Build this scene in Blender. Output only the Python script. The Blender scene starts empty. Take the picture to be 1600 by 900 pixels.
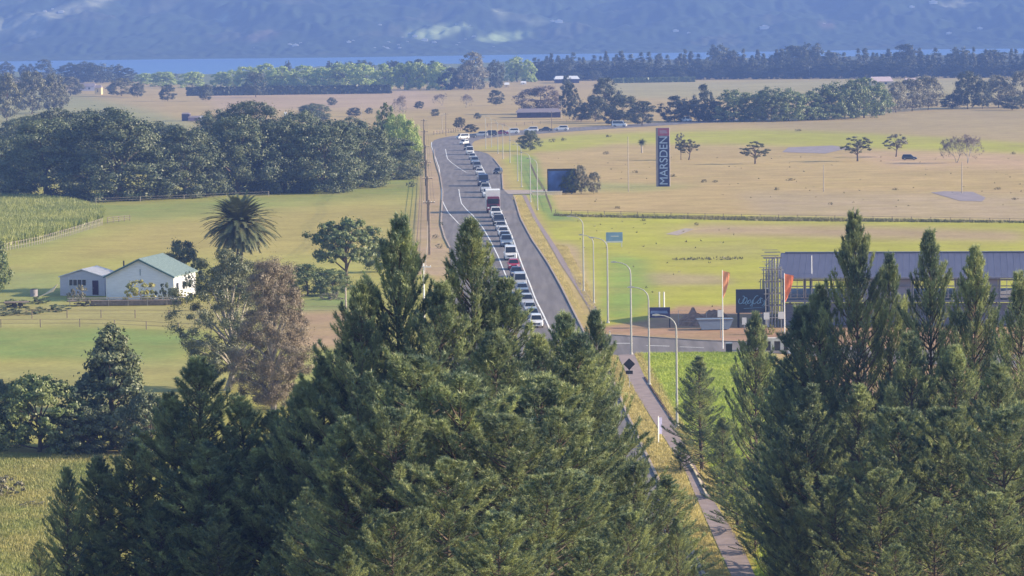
import bpy, bmesh, math, random
import numpy as np
from mathutils import Vector, Matrix
R_ = math.radians
S = bpy.context.scene
COL = S.collection
# ---------------------------------------------------------------- camera
FPX, HC, HOR, ROLL = 5000.0, 42.0, 42.0, 0.0125     # focal length in 1600-px units, camera height, horizon row, roll
PIT = math.atan((450 - HOR) / FPX)
Rv0 = Vector((1, 0, 0)); Fv = Vector((0, math.cos(PIT), -math.sin(PIT))); Uv0 = Vector((0, math.sin(PIT), math.cos(PIT)))
Rv = Rv0 * math.cos(ROLL) - Uv0 * math.sin(ROLL)
Uv = Uv0 * math.cos(ROLL) + Rv0 * math.sin(ROLL)
cam = bpy.data.cameras.new('camera'); co = bpy.data.objects.new('camera', cam); COL.objects.link(co)
cam.sensor_width = 36; cam.lens = 36 * FPX / 1600; cam.clip_start = 1; cam.clip_end = 30000
M = Matrix.Identity(4)
for i in range(3):
    M[i][0] = Rv[i]; M[i][1] = Uv[i]; M[i][2] = -Fv[i]
M[2][3] = HC
co.matrix_world = M
S.camera = co
# ---------------------------------------------------------------- light
SUN_EL, SUN_AZ = 21.0, 4.0          # elevation; degrees from +x towards the camera
sd = Vector((math.cos(R_(SUN_EL)) * math.cos(R_(SUN_AZ)), -math.cos(R_(SUN_EL)) * math.sin(R_(SUN_AZ)), math.sin(R_(SUN_EL))))
sun = bpy.data.lights.new('sun', 'SUN'); sun.energy = 5.0; sun.angle = R_(0.6); sun.color = (1.0, 0.83, 0.60)
so = bpy.data.objects.new('sun', sun); COL.objects.link(so)
so.rotation_euler = (-sd).to_track_quat('-Z', 'Y').to_euler()
so.location = (200, 0, 300)
W = bpy.data.worlds.new('World'); S.world = W; W.use_nodes = True
wn = W.node_tree.nodes; wl = W.node_tree.links
bg = wn['Background']; sky = wn.new('ShaderNodeTexSky'); sky.sky_type = 'NISHITA'; sky.sun_disc = False
sky.sun_elevation = R_(SUN_EL); sky.sun_rotation = R_(90 + SUN_AZ)
sky.altitude = 50; sky.air_density = 1.0; sky.dust_density = 0.6
wl.new(sky.outputs[0], bg.inputs[0]); bg.inputs[1].default_value = 0.115
S.view_settings.view_transform = 'Standard'; S.view_settings.look = 'None'; S.view_settings.gamma = 1
S.view_settings.exposure = 1.12; S.view_settings.use_curve_mapping = False
S.render.engine = 'CYCLES'
cy = S.cycles
cy.max_bounces = 5; cy.diffuse_bounces = 2; cy.glossy_bounces = 2; cy.transmission_bounces = 2; cy.transparent_max_bounces = 6
cy.volume_bounces = 0; cy.use_denoising = True; cy.caustics_reflective = False; cy.caustics_refractive = False
# ---------------------------------------------------------------- pixel <-> world helpers (photograph rows are 900 high)
def ray(px, py):
    return FPX * Fv + (450 - py) * Uv + (px - 800) * Rv
def P(px, py, z=0.0):
    d = ray(px, py); k = (z - HC) / d.z
    return Vector((d.x * k, d.y * k, z))
def PD(px, py, D):
    d = ray(px, py); k = D / d.y
    return Vector((d.x * k, D, HC + d.z * k))
def hor(px): return HOR - ROLL * (px - 800)
def mpp(px, py): return HC / (py - hor(px))          # metres per photo pixel at the ground point
def HT(px, by, ty): return (by - ty) * mpp(px, by)
def project(X, Y, Z):
    v = np.stack([X, Y, Z - HC], -1)
    r = v @ np.array(Rv); u = v @ np.array(Uv); f = v @ np.array(Fv)
    f = np.maximum(f, 1e-3)
    return 800 + FPX * r / f, 450 - FPX * u / f
def smooth(t):
    t = np.clip(t, 0, 1); return t * t * (3 - 2 * t)
def terr(x, y):
    """the hillside the photographer stands on"""
    d = np.asarray(y, float)
    h = np.where(d < 236, (236 - d) * 0.155, 0) * smooth((250 - d) / 40)
    h = np.minimum(h, 31 + 0 * d)
    return h
# ---------------------------------------------------------------- mesh builder
class MB:
    def __init__(s): s.v = []; s.f = []; s.m = []
    def add(s, vs, fs, mi=0):
        b = len(s.v); s.v += [tuple(v) for v in vs]
        s.f += [tuple(b + i for i in f) for f in fs]; s.m += [mi] * len(fs)
    def box(s, c, d, rz=0.0, mi=0, taper=1.0):
        cx, cy_, cz = c; dx, dy, dz = d[0] / 2, d[1] / 2, d[2] / 2
        ca, sa = math.cos(rz), math.sin(rz); vs = []
        for z in (-1, 1):
            t = taper if z > 0 else 1
            for x, y in ((-1, -1), (1, -1), (1, 1), (-1, 1)):
                X, Y = x * dx * t, y * dy * t
                vs.append((cx + X * ca - Y * sa, cy_ + X * sa + Y * ca, cz + z * dz))
        s.add(vs, [(3, 2, 1, 0), (4, 5, 6, 7), (0, 1, 5, 4), (1, 2, 6, 5), (2, 3, 7, 6), (3, 0, 4, 7)], mi)
    def tube(s, pts, rad, n=6, mi=0, cap=True):
        pts = [Vector(p) for p in pts]
        if not hasattr(rad, '__len__'): rad = [rad] * len(pts)
        rad = [float(r) for r in rad]; rings = []
        for i, p in enumerate(pts):
            t = (pts[min(i + 1, len(pts) - 1)] - pts[max(i - 1, 0)])
            if t.length < 1e-9: t = Vector((0, 0, 1))
            t.normalize()
            a = t.cross(Vector((0.13, 1, 0.07))); a.normalize(); b = t.cross(a)
            rings.append([p + rad[i] * (math.cos(2 * math.pi * k / n) * a + math.sin(2 * math.pi * k / n) * b) for k in range(n)])
        vs = [v for r in rings for v in r]; fs = []
        for i in range(len(pts) - 1):
            for k in range(n):
                fs.append((i * n + k, i * n + (k + 1) % n, (i + 1) * n + (k + 1) % n, (i + 1) * n + k))
        if cap:
            fs.append(tuple(range(n - 1, -1, -1))); fs.append(tuple((len(pts) - 1) * n + k for k in range(n)))
        s.add(vs, fs, mi)
    def prism_y(s, prof, y0, y1, mi=0):
        """profile in (x,z), extruded along y"""
        n = len(prof)
        vs = [(x, y0, z) for x, z in prof] + [(x, y1, z) for x, z in prof]
        fs = [tuple(range(n)), tuple(range(2 * n - 1, n - 1, -1))] + [(i, i + n, (i + 1) % n + n, (i + 1) % n) for i in range(n)]
        s.add(vs, fs, mi)
    def mesh(s, name, mats):
        me = bpy.data.meshes.new(name); me.from_pydata(s.v, [], s.f)
        for m in (mats if isinstance(mats, (list, tuple)) else [mats]): me.materials.append(m)
        if any(s.m): me.polygons.foreach_set('material_index', s.m)
        me.update(); return me
    def build(s, name, mats, parent=None):
        me = s.mesh(name, mats)
        bm = bmesh.new(); bm.from_mesh(me); bmesh.ops.recalc_face_normals(bm, faces=bm.faces); bm.to_mesh(me); bm.free()
        return link(name, me, parent)
def link(name, data, parent=None, loc=None, rz=None, sc=None):
    o = bpy.data.objects.new(name, data); COL.objects.link(o)
    if parent is not None: o.parent = parent
    if loc is not None: o.location = loc
    if rz is not None: o.rotation_euler = (0, 0, rz)
    if sc is not None: o.scale = sc if hasattr(sc, '__len__') else (sc, sc, sc)
    return o
def tag(o, label, cat, group=None, kind=None):
    o['label'] = label; o['category'] = cat
    if group: o['group'] = group
    if kind: o['kind'] = kind
    return o
def thing(name, label, cat, loc=(0, 0, 0), rz=0.0, group=None, sc=None):
    o = link(name, None, None, loc, rz, sc); o.empty_display_size = 0.5
    return tag(o, label, cat, group)
def np_mesh(name, V, F, mats, mi=None, smooth_=False):
    """V (n,3), F (m,k) with constant k"""
    me = bpy.data.meshes.new(name); V = np.asarray(V, np.float32); F = np.asarray(F, np.int32); k = F.shape[1]
    me.vertices.add(len(V)); me.vertices.foreach_set('co', V.ravel())
    me.loops.add(F.size); me.loops.foreach_set('vertex_index', F.ravel())
    me.polygons.add(len(F)); me.polygons.foreach_set('loop_start', np.arange(len(F), dtype=np.int32) * k)
    try: me.polygons.foreach_set('loop_total', np.full(len(F), k, np.int32))
    except Exception: pass
    for m in mats: me.materials.append(m)
    if mi is not None: me.polygons.foreach_set('material_index', np.asarray(mi, np.int32))
    if smooth_: me.polygons.foreach_set('use_smooth', np.ones(len(F), bool))
    me.update(calc_edges=True); me.validate(); return me
# ---------------------------------------------------------------- materials
def nodes(name):
    m = bpy.data.materials.new(name); m.use_nodes = True; nt = m.node_tree
    return m, nt, nt.nodes, nt.links, nt.nodes['Principled BSDF']
def mat(name, c, rough=0.7, spec=0.3, var=0.12, scale=3.0, metal=0.0, bump=0.0, coat=0.0, stretch=None):
    m, nt, n, l, p = nodes(name)
    p.inputs['Roughness'].default_value = rough; p.inputs['Specular IOR Level'].default_value = spec
    p.inputs['Metallic'].default_value = metal; p.inputs['Coat Weight'].default_value = coat
    tc = n.new('ShaderNodeTexCoord'); nz = n.new('ShaderNodeTexNoise'); nz.inputs['Scale'].default_value = scale
    nz.inputs['Detail'].default_value = 5
    if stretch:
        mp = n.new('ShaderNodeMapping'); mp.inputs['Scale'].default_value = stretch
        l.new(tc.outputs['Object'], mp.inputs[0]); l.new(mp.outputs[0], nz.inputs['Vector'])
    else: l.new(tc.outputs['Object'], nz.inputs['Vector'])
    mr = n.new('ShaderNodeMapRange'); mr.inputs[1].default_value = 0.3; mr.inputs[2].default_value = 0.7
    mr.inputs[3].default_value = 1 - var; mr.inputs[4].default_value = 1 + var
    l.new(nz.outputs[0], mr.inputs[0])
    mx = n.new('ShaderNodeMix'); mx.data_type = 'RGBA'; mx.blend_type = 'MULTIPLY'; mx.inputs[0].default_value = 1
    mx.inputs[6].default_value = (*c, 1); l.new(mr.outputs[0], mx.inputs[7]); l.new(mx.outputs[2], p.inputs['Base Color'])
    if bump:
        b = n.new('ShaderNodeBump'); b.inputs['Strength'].default_value = bump; b.inputs['Distance'].default_value = 0.05
        l.new(nz.outputs[0], b.inputs['Height']); l.new(b.outputs[0], p.inputs['Normal'])
    return m
def leafmat(name, c1, c2, scale=0.6, trans=0.25, rv=0.25, fine=6.0, dead=None):
    """foliage: two greens mixed in clumps by noise, each tree a little different, some light through the leaf"""
    m, nt, n, l, p = nodes(name); n.remove(p); out = n['Material Output']
    tc = n.new('ShaderNodeTexCoord'); nz = n.new('ShaderNodeTexNoise'); nz.inputs['Scale'].default_value = scale; nz.inputs['Detail'].default_value = 3
    oi = n.new('ShaderNodeObjectInfo')
    va = n.new('ShaderNodeVectorMath'); va.operation = 'ADD'; l.new(tc.outputs['Object'], va.inputs[0])
    vm = n.new('ShaderNodeVectorMath'); vm.operation = 'SCALE'; vm.inputs[0].default_value = (37, 53, 71); l.new(oi.outputs['Random'], vm.inputs['Scale'])
    l.new(vm.outputs[0], va.inputs[1]); l.new(va.outputs[0], nz.inputs['Vector'])
    cr = n.new('ShaderNodeValToRGB'); cr.color_ramp.elements[0].position = 0.36; cr.color_ramp.elements[1].position = 0.64
    cr.color_ramp.elements[0].color = (*c1, 1); cr.color_ramp.elements[1].color = (*c2, 1); l.new(nz.outputs[0], cr.inputs[0])
    src = cr.outputs[0]
    if dead:
        n3 = n.new('ShaderNodeTexNoise'); n3.inputs['Scale'].default_value = 0.35; l.new(va.outputs[0], n3.inputs['Vector'])
        r3 = n.new('ShaderNodeMapRange'); r3.inputs[1].default_value = 0.60; r3.inputs[2].default_value = 0.72; l.new(n3.outputs[0], r3.inputs[0])
        m3 = n.new('ShaderNodeMix'); m3.data_type = 'RGBA'; l.new(r3.outputs[0], m3.inputs[0]); l.new(src, m3.inputs[6]); m3.inputs[7].default_value = (*dead, 1)
        src = m3.outputs[2]
    n2 = n.new('ShaderNodeTexNoise'); n2.inputs['Scale'].default_value = fine; l.new(tc.outputs['Object'], n2.inputs['Vector'])
    mr = n.new('ShaderNodeMapRange'); mr.inputs[1].default_value = 0.3; mr.inputs[2].default_value = 0.7; mr.inputs[3].default_value = 0.7; mr.inputs[4].default_value = 1.3
    l.new(n2.outputs[0], mr.inputs[0])
    m2 = n.new('ShaderNodeMath'); m2.operation = 'MULTIPLY_ADD'; l.new(oi.outputs['Random'], m2.inputs[0]); m2.inputs[1].default_value = 2 * rv; m2.inputs[2].default_value = 1 - rv
    mm = n.new('ShaderNodeMath'); mm.operation = 'MULTIPLY'; l.new(mr.outputs[0], mm.inputs[0]); l.new(m2.outputs[0], mm.inputs[1])
    mx = n.new('ShaderNodeMix'); mx.data_type = 'RGBA'; mx.blend_type = 'MULTIPLY'; mx.inputs[0].default_value = 1
    l.new(src, mx.inputs[6]); l.new(mm.outputs[0], mx.inputs[7])
    d = n.new('ShaderNodeBsdfDiffuse'); t = n.new('ShaderNodeBsdfTranslucent'); ms = n.new('ShaderNodeMixShader'); ms.inputs[0].default_value = trans
    l.new(mx.outputs[2], d.inputs[0]); l.new(mx.outputs[2], t.inputs[0]); l.new(d.outputs[0], ms.inputs[1]); l.new(t.outputs[0], ms.inputs[2])
    gl = n.new('ShaderNodeBsdfGlossy'); gl.inputs['Roughness'].default_value = 0.5; gl.inputs[0].default_value = (1, 1, 1, 1)
    m4 = n.new('ShaderNodeMixShader'); m4.inputs[0].default_value = 0.035
    l.new(ms.outputs[0], m4.inputs[1]); l.new(gl.outputs[0], m4.inputs[2]); l.new(m4.outputs[0], out.inputs[0])
    return m
def attr_ground(name, rough=0.95, s1=0.012, s2=0.12, s3=1.1, amp=0.25, hue=None, yscale=1.0):
    """surface whose field colours come from the 'tone' attribute, broken up by three sizes of noise"""
    m, nt, n, l, p = nodes(name); p.inputs['Roughness'].default_value = rough; p.inputs['Specular IOR Level'].default_value = 0.1
    at = n.new('ShaderNodeAttribute'); at.attribute_name = 'tone'; tc = n.new('ShaderNodeTexCoord')
    mp = n.new('ShaderNodeMapping'); mp.inputs['Scale'].default_value = (1, yscale, 1); l.new(tc.outputs['Object'], mp.inputs[0])
    prev = None
    for sc_, w in ((s1, 0.8), (s2, 1.0), (s3, 1.0)):
        z = n.new('ShaderNodeTexNoise'); z.inputs['Scale'].default_value = sc_; z.inputs['Detail'].default_value = 4; z.inputs['Roughness'].default_value = 0.65
        l.new(mp.outputs[0], z.inputs['Vector'])
        r = n.new('ShaderNodeMapRange'); r.inputs[1].default_value = 0.25; r.inputs[2].default_value = 0.75; r.inputs[3].default_value = 1 - amp * w; r.inputs[4].default_value = 1 + amp * w
        l.new(z.outputs[0], r.inputs[0])
        if prev is None: prev = r.outputs[0]; zz = z
        else:
            mu = n.new('ShaderNodeMath'); mu.operation = 'MULTIPLY'; l.new(prev, mu.inputs[0]); l.new(r.outputs[0], mu.inputs[1]); prev = mu.outputs[0]
    mx = n.new('ShaderNodeMix'); mx.data_type = 'RGBA'; mx.blend_type = 'MULTIPLY'; mx.inputs[0].default_value = 1
    src = at.outputs['Color']
    if hue:
        h = n.new('ShaderNodeTexNoise'); h.inputs['Scale'].default_value = 0.05; h.inputs['Detail'].default_value = 6; h.inputs['Roughness'].default_value = 0.7; l.new(mp.outputs[0], h.inputs['Vector'])
        r = n.new('ShaderNodeMapRange'); r.inputs[1].default_value = 0.42; r.inputs[2].default_value = 0.68; r.inputs[4].default_value = 0.45; l.new(h.outputs[0], r.inputs[0])
        hm = n.new('ShaderNodeMix'); hm.data_type = 'RGBA'; l.new(r.outputs[0], hm.inputs[0]); l.new(src, hm.inputs[6]); hm.inputs[7].default_value = (*hue, 1); src = hm.outputs[2]
    l.new(src, mx.inputs[6]); l.new(prev, mx.inputs[7]); l.new(mx.outputs[2], p.inputs['Base Color'])
    return m
# ================================================================ THE LAND
def inpoly(px, py, poly):
    ins = np.zeros(px.shape, bool); n = len(poly)
    for i in range(n):
        x1, y1 = poly[i]; x2, y2 = poly[(i + 1) % n]
        c = ((y1 > py) != (y2 > py)) & (px < (x2 - x1) * (py - y1) / ((y2 - y1) or 1e-9) + x1)
        ins ^= c
    return ins
def blur(a, rx, ry):
    for ax, r in ((1, rx), (0, ry)):
        if r < 1: continue
        k = np.ones(2 * r + 1) / (2 * r + 1)
        for _ in range(2):
            pad = [(0, 0), (0, 0)]; pad[ax] = (r, r)
            b = np.pad(a, pad, mode='edge'); a = np.apply_along_axis(lambda v: np.convolve(v, k, 'valid'), ax, b)
    return a
TAN = (0.43, 0.315, 0.14); OCH = (0.455, 0.33, 0.145); OLI = (0.35, 0.335, 0.085); GRN = (0.235, 0.275, 0.070); YGR = (0.39, 0.38, 0.055)
VIV = (0.36, 0.45, 0.05); YEL = (0.44, 0.36, 0.11); DIRT = (0.40, 0.245, 0.16); PNK = (0.41, 0.30, 0.19); BRO = (0.38, 0.29, 0.145)
FIELDS = [  # outline on the land (given by its place in the view), colour, softness
    ([(-200, 235), (670, 232), (690, 960), (-200, 960)], OLI, 1),
    ([(-200, 135), (60, 135), (215, 168), (330, 200), (0, 240), (-200, 240)], (0.30, 0.29, 0.13), 3),
    ([(300, 140), (670, 140), (690, 170), (340, 172)], (0.44, 0.315, 0.20), 2),
    ([(120, 318), (420, 305), (660, 270), (662, 300), (420, 335), (210, 350), (110, 330)], GRN, 4),
    ([(-200, 300), (120, 308), (170, 330), (150, 360), (60, 388), (-200, 400)], (0.27, 0.30, 0.08), 2),
    ([(210, 350), (600, 310), (650, 330), (600, 400), (200, 400), (60, 410)], (0.40, 0.33, 0.10), 8),
    ([(-200, 425), (95, 425), (110, 475), (-200, 490)], (0.27, 0.30, 0.10), 4),
    ([(-200, 478), (290, 474), (560, 480), (560, 515), (-200, 512)], (0.35, 0.315, 0.12), 3),
    ([(-200, 514), (180, 512), (330, 522), (250, 575), (90, 562), (-200, 558)], (0.20, 0.27, 0.075), 4),
    ([(-200, 575), (350, 560), (350, 640), (-200, 640)], (0.33, 0.31, 0.11), 6),
    ([(-200, 700), (200, 700), (200, 760), (-200, 760)], (0.40, 0.32, 0.13), 4),
    ([(-200, 770), (200, 770), (200, 960), (-200, 960)], (0.30, 0.32, 0.09), 10),
    ([(500, 455), (560, 455), (560, 488), (430, 488)], (0.24, 0.30, 0.10), 3),
    ([(440, 488), (560, 485), (560, 545), (440, 545)], (0.42, 0.29, 0.17), 3),
    ([(440, 548), (540, 548), (540, 640), (440, 640)], (0.31, 0.33, 0.09), 3),
    ([(663, 232), (690, 225), (690, 300), (692, 380), (715, 410), (720, 430), (640, 430), (655, 300)], PNK, 1),
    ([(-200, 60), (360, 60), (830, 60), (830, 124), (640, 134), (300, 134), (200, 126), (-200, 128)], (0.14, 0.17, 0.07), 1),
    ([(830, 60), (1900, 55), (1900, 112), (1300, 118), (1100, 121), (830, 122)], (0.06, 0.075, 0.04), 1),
    # right-hand side of the road
    ([(940, 128), (1800, 120), (1800, 165), (940, 152)], (0.37, 0.32, 0.15), 2),
    ([(740, 232), (900, 210), (1200, 202), (1300, 203), (1800, 235), (1800, 248), (1180, 226), (960, 224), (880, 236), (800, 238)], YGR, 2),
    ([(1180, 165), (1800, 165), (1800, 236), (1500, 214), (1300, 205), (1180, 200)], BRO, 3),
    ([(835, 244), (900, 236), (1180, 236), (1800, 250), (1800, 350), (900, 336), (862, 330)], OCH, 2),
    ([(1300, 236), (1800, 244), (1800, 268), (1400, 262)], (0.50, 0.345, 0.20), 3),
    ([(1150, 300), (1800, 305), (1800, 350), (1200, 342)], (0.42, 0.32, 0.19), 4),
    ([(880, 284), (1100, 290), (1000, 300), (890, 298)], (0.34, 0.32, 0.12), 2),
    ([(784, 250), (830, 236), (868, 330), (1800, 350), (1800, 480), (1500, 520), (935, 515), (905, 450), (820, 300)], YGR, 1),
    ([(1090, 350), (1340, 352), (1600, 362), (1600, 378), (1300, 372), (1040, 366)], (0.40, 0.295, 0.165), 3),
    ([(1000, 425), (1130, 430), (1150, 445), (1000, 446)], (0.37, 0.30, 0.15), 2),
    ([(1000, 385), (1200, 380), (1190, 400), (1050, 402)], (0.37, 0.34, 0.09), 4),
    ([(800, 240), (836, 246), (866, 330), (905, 345), (860, 345), (822, 300)], (0.20, 0.29, 0.075), 1),
    ([(950, 395), (1010, 405), (1020, 470), (975, 505), (940, 490)], (0.25, 0.34, 0.07), 3),
    ([(870, 375), (905, 385), (930, 470), (925, 505), (905, 470)], (0.44, 0.32, 0.19), 2),
    ([(930, 512), (1010, 500), (1060, 478), (1200, 475), (1230, 560), (1200, 538), (930, 522)], DIRT, 1),
    ([(1200, 500), (1800, 480), (1800, 620), (1200, 620)], DIRT, 3),
    ([(1190, 530), (1245, 530), (1260, 640), (1230, 640)], (0.48, 0.34, 0.17), 1),
    ([(985, 550), (1205, 548), (1260, 700), (1260, 980), (1175, 980)], VIV, 1),
    ([(1060, 600), (1110, 560), (1180, 640), (1140, 700)], (0.19, 0.30, 0.05), 5),
    ([(784, 262), (800, 252), (816, 300), (800, 300)], YEL, 1),
    ([(798, 300), (822, 303), (890, 440), (925, 500), (925, 520), (895, 480), (830, 360)], YEL, 1),
    ([(850, 375), (872, 380), (925, 485), (910, 495)], (0.45, 0.34, 0.15), 1),
    ([(930, 548), (966, 552), (1020, 650), (1110, 800), (1150, 900), (1100, 960), (1050, 800), (985, 660)], (0.42, 0.35, 0.11), 1),
    ([(975, 552), (1000, 552), (1110, 735), (1195, 880), (1160, 900), (1040, 690)], (0.48, 0.40, 0.09), 1),
]
shore_px = [(-400, 3300), (0, 3500), (180, 3300), (240, 3180), (330, 3180), (400, 3400), (520, 3700), (900, 3900), (2000, 4300)]
cols = np.concatenate([np.array([-3, -1.6, -0.9, -0.5, -0.32, -0.24]), np.arange(-0.19, 0.19001, 0.0009), np.array([0.24, 0.32, 0.5, 0.9, 1.6, 3])])
rows = np.concatenate([np.array([60, 100, 130, 160, 185, 200, 215]), HC * FPX / np.arange(880, 46, -1.25)])
rows = rows[rows < 4600]
Dg, Tg = np.meshgrid(rows, cols, indexing='ij')
Xg = Dg * Tg; Yg = Dg; Zg = terr(Xg, Yg)
gpx, gpy = project(Xg, Yg, np.zeros_like(Xg))
shD = np.interp(gpx, [a for a, b in shore_px], [b for a, b in shore_px]) + 40 * np.sin(gpx * 0.05) + 25 * np.sin(gpx * 0.13)
Zg = Zg - 4 * smooth((Yg - shD) / 60)
tone = np.zeros(Xg.shape + (3,)); tone[:] = TAN
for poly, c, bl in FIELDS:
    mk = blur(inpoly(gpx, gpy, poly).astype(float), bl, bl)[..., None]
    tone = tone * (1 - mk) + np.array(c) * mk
def tone_attr(me, tone):
    a = me.color_attributes.new('tone', 'FLOAT_COLOR', 'POINT')
    a.data.foreach_set('color', np.concatenate([tone.reshape(-1, 3), np.ones((tone.size // 3, 1))], 1).astype(np.float32).ravel())
def grid_faces(nr, nc):
    i = np.arange(nr * nc).reshape(nr, nc)
    return np.stack([i[:-1, :-1], i[:-1, 1:], i[1:, 1:], i[1:, :-1]], -1).reshape(-1, 4)
M_ground = attr_ground('grassland', amp=0.17, hue=(0.36, 0.29, 0.10))
me = np_mesh('ground', np.stack([Xg, Yg, Zg], -1).reshape(-1, 3), grid_faces(*Xg.shape), [M_ground]); tone_attr(me, tone)
gr = link('ground', me); gr['kind'] = 'structure'
# the near hillside and the land behind the camera
xs = np.linspace(-180, 180, 25); ys = np.array([-900, -500, -250, -120, -60, -20, 20, 60])
Yh, Xh = np.meshgrid(ys, xs, indexing='ij'); Zh = terr(Xh, np.maximum(Yh, 36)); Zh = np.minimum(Zh, terr(Xh, 60 + 0 * Xh) + (60 - Yh) * 0.08); Zh = np.minimum(Zh, 36)
me = np_mesh('hill', np.stack([Xh, Yh, Zh], -1).reshape(-1, 3), grid_faces(*Xh.shape), [M_ground]); tone_attr(me, np.ones(Xh.shape + (3,)) * np.array(OLI))
hl = link('hillside', me); hl['kind'] = 'structure'
# ---------------------------------------------------------------- water
M_water, nt, n, l, p = nodes('harbour_water')
p.inputs['Base Color'].default_value = (0.055, 0.15, 0.36, 1); p.inputs['Roughness'].default_value = 0.35; p.inputs['Specular IOR Level'].default_value = 0.6
tc = n.new('ShaderNodeTexCoord'); nz = n.new('ShaderNodeTexNoise'); nz.inputs['Scale'].default_value = 0.08; nz.inputs['Detail'].default_value = 6
l.new(tc.outputs['Object'], nz.inputs['Vector']); b = n.new('ShaderNodeBump'); b.inputs['Strength'].default_value = 0.5; b.inputs['Distance'].default_value = 1.5
l.new(nz.outputs[0], b.inputs['Height']); l.new(b.outputs[0], p.inputs['Normal'])
mb = MB(); mb.add([(-4000, 3000, -1.2), (4000, 3000, -1.2), (4000, 8600, -1.2), (-4000, 8600, -1.2)], [(0, 1, 2, 3)])
wt = mb.build('water', M_water); wt['kind'] = 'structure'
# ---------------------------------------------------------------- hills across the water
rs = np.random.RandomState(5)
hc = np.concatenate([np.linspace(-2600, -1150, 30), np.linspace(-1140, 1140, 700), np.linspace(1150, 2600, 30)]); hr = np.linspace(0, 1, 230) ** 1.7 * 3600
Hr, Hx = np.meshgrid(hr, hc, indexing='ij'); Hy = 4950 + Hr + 45 * np.sin(Hx * 0.004) + 30 * np.sin(Hx * 0.011 + 1)
def fbm(x, y, seed=0, octs=5, f=0.001):
    r = np.random.RandomState(seed); o = np.zeros_like(x); a = 1.0
    for _ in range(octs):
        for k in range(3):
            th = r.uniform(0, 6.28); ph = r.uniform(0, 6.28)
            o += a / 3 * np.sin((x * math.cos(th) + y * math.sin(th)) * f * 6.28 + ph)
        f *= 1.9; a *= 0.52
    return o
ridge = 1 - np.abs(fbm(Hx, Hy, 3, 4, 0.0007))
Hz = -2 + smooth(Hr / 2600) * (330 + 90 * np.sin(Hx * 0.0016 + 2.2)) * (0.78 + 0.2 * ridge) + smooth(Hr / 500) * 16 * (1 + fbm(Hx, Hy, 7, 6, 0.003)) + smooth(Hr / 500) * 24 * (1 - np.abs(fbm(Hx, Hy, 17, 5, 0.0022))) + smooth((Hr) / 90) * 4
canopy = blur(rs.normal(size=Hx.shape), 1, 1); canopy /= canopy.std()
Hz = Hz + canopy * 1.5 * smooth((Hr - 20) / 60) * (0.6 + 0.4 * (fbm(Hx, Hy, 23, 3, 0.004) > 0))
Hz = np.where(Hr > 3000, Hz - (Hr - 3000) * 0.12, Hz)
hpx, hpy = project(Hx, Hy, Hz)
ht = np.zeros(Hx.shape + (3,)); ht[:] = (0.035, 0.055, 0.028)
patchy = (fbm(Hx, Hy, 11, 5, 0.004) > 0.75)
ht[patchy] = (0.06, 0.07, 0.038)
PAST = [([(628, 57), (640, 49), (680, 42), (700, 38), (735, 39), (728, 46), (705, 52), (690, 60), (668, 64)], (0.30, 0.36, 0.17)),
        ([(742, 62), (765, 54), (800, 50), (838, 50), (820, 60), (795, 65), (765, 67)], (0.27, 0.34, 0.15)),
        ([(770, 15), (800, 22), (840, 32), (900, 42), (880, 44), (820, 33), (775, 22)], (0.28, 0.30, 0.18)),
        ([(-60, 48), (40, 26), (120, 8), (175, -10), (190, -4), (140, 14), (60, 34), (-40, 60)], (0.30, 0.31, 0.20)),
        ([(20, 58), (30, 48), (55, 45), (75, 50), (60, 56)], (0.34, 0.34, 0.22)), ([(340, 28), (355, 25), (360, 32), (345, 36)], (0.34, 0.38, 0.24)),
        ([(1340, 32), (1370, 22), (1400, 10), (1380, 12), (1345, 27)], (0.24, 0.25, 0.18)), ([(1470, 8), (1520, 2), (1525, 4), (1480, 12)], (0.40, 0.40, 0.28)),
        ([(370, 60), (420, 45), (440, 52), (400, 66)], (0.12, 0.10, 0.07)), ([(1280, 36), (1300, 33), (1302, 42), (1285, 44)], (0.16, 0.12, 0.09))]
for poly, c in PAST:
    mk = blur(inpoly(hpx, hpy, poly).astype(float), 1, 1)[..., None]; ht = ht * (1 - mk) + np.array(c) * mk
ht = np.where((Hr < 70)[..., None], np.array((0.05, 0.07, 0.035)), ht)
M_hill = attr_ground('hill_bush', s1=0.008, s2=0.03, s3=0.11, amp=0.28)
me = np_mesh('hills', np.stack([Hx, Hy, Hz], -1).reshape(-1, 3), grid_faces(*Hx.shape), [M_hill], smooth_=False); tone_attr(me, ht)
hh = link('hills', me); hh['kind'] = 'structure'
from mathutils.interpolate import poly_3d_calc
def hill_hit(px, py):
    i = np.argmin((hpx - px) ** 2 * 0.2 + (hpy - py) ** 2); return Vector((Hx.flat[i], Hy.flat[i], Hz.flat[i]))
# ---------------------------------------------------------------- haze
m, nt, n, l, p = nodes('haze_air'); n.remove(p)
v = n.new('ShaderNodeVolumePrincipled'); v.inputs['Color'].default_value = (0.245, 0.415, 1.0, 1); v.inputs['Density'].default_value = 0.00018
v.inputs['Anisotropy'].default_value = 0.0; l.new(v.outputs[0], n['Material Output'].inputs['Volume'])
try: m.cycles.homogeneous_volume = True
except Exception: pass
mb = MB(); zt = 470
mb.box((0, 3700, (zt - 6) / 2), (8400, 9700, zt + 6))
hz = mb.build('haze', m); hz['kind'] = 'stuff'
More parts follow.
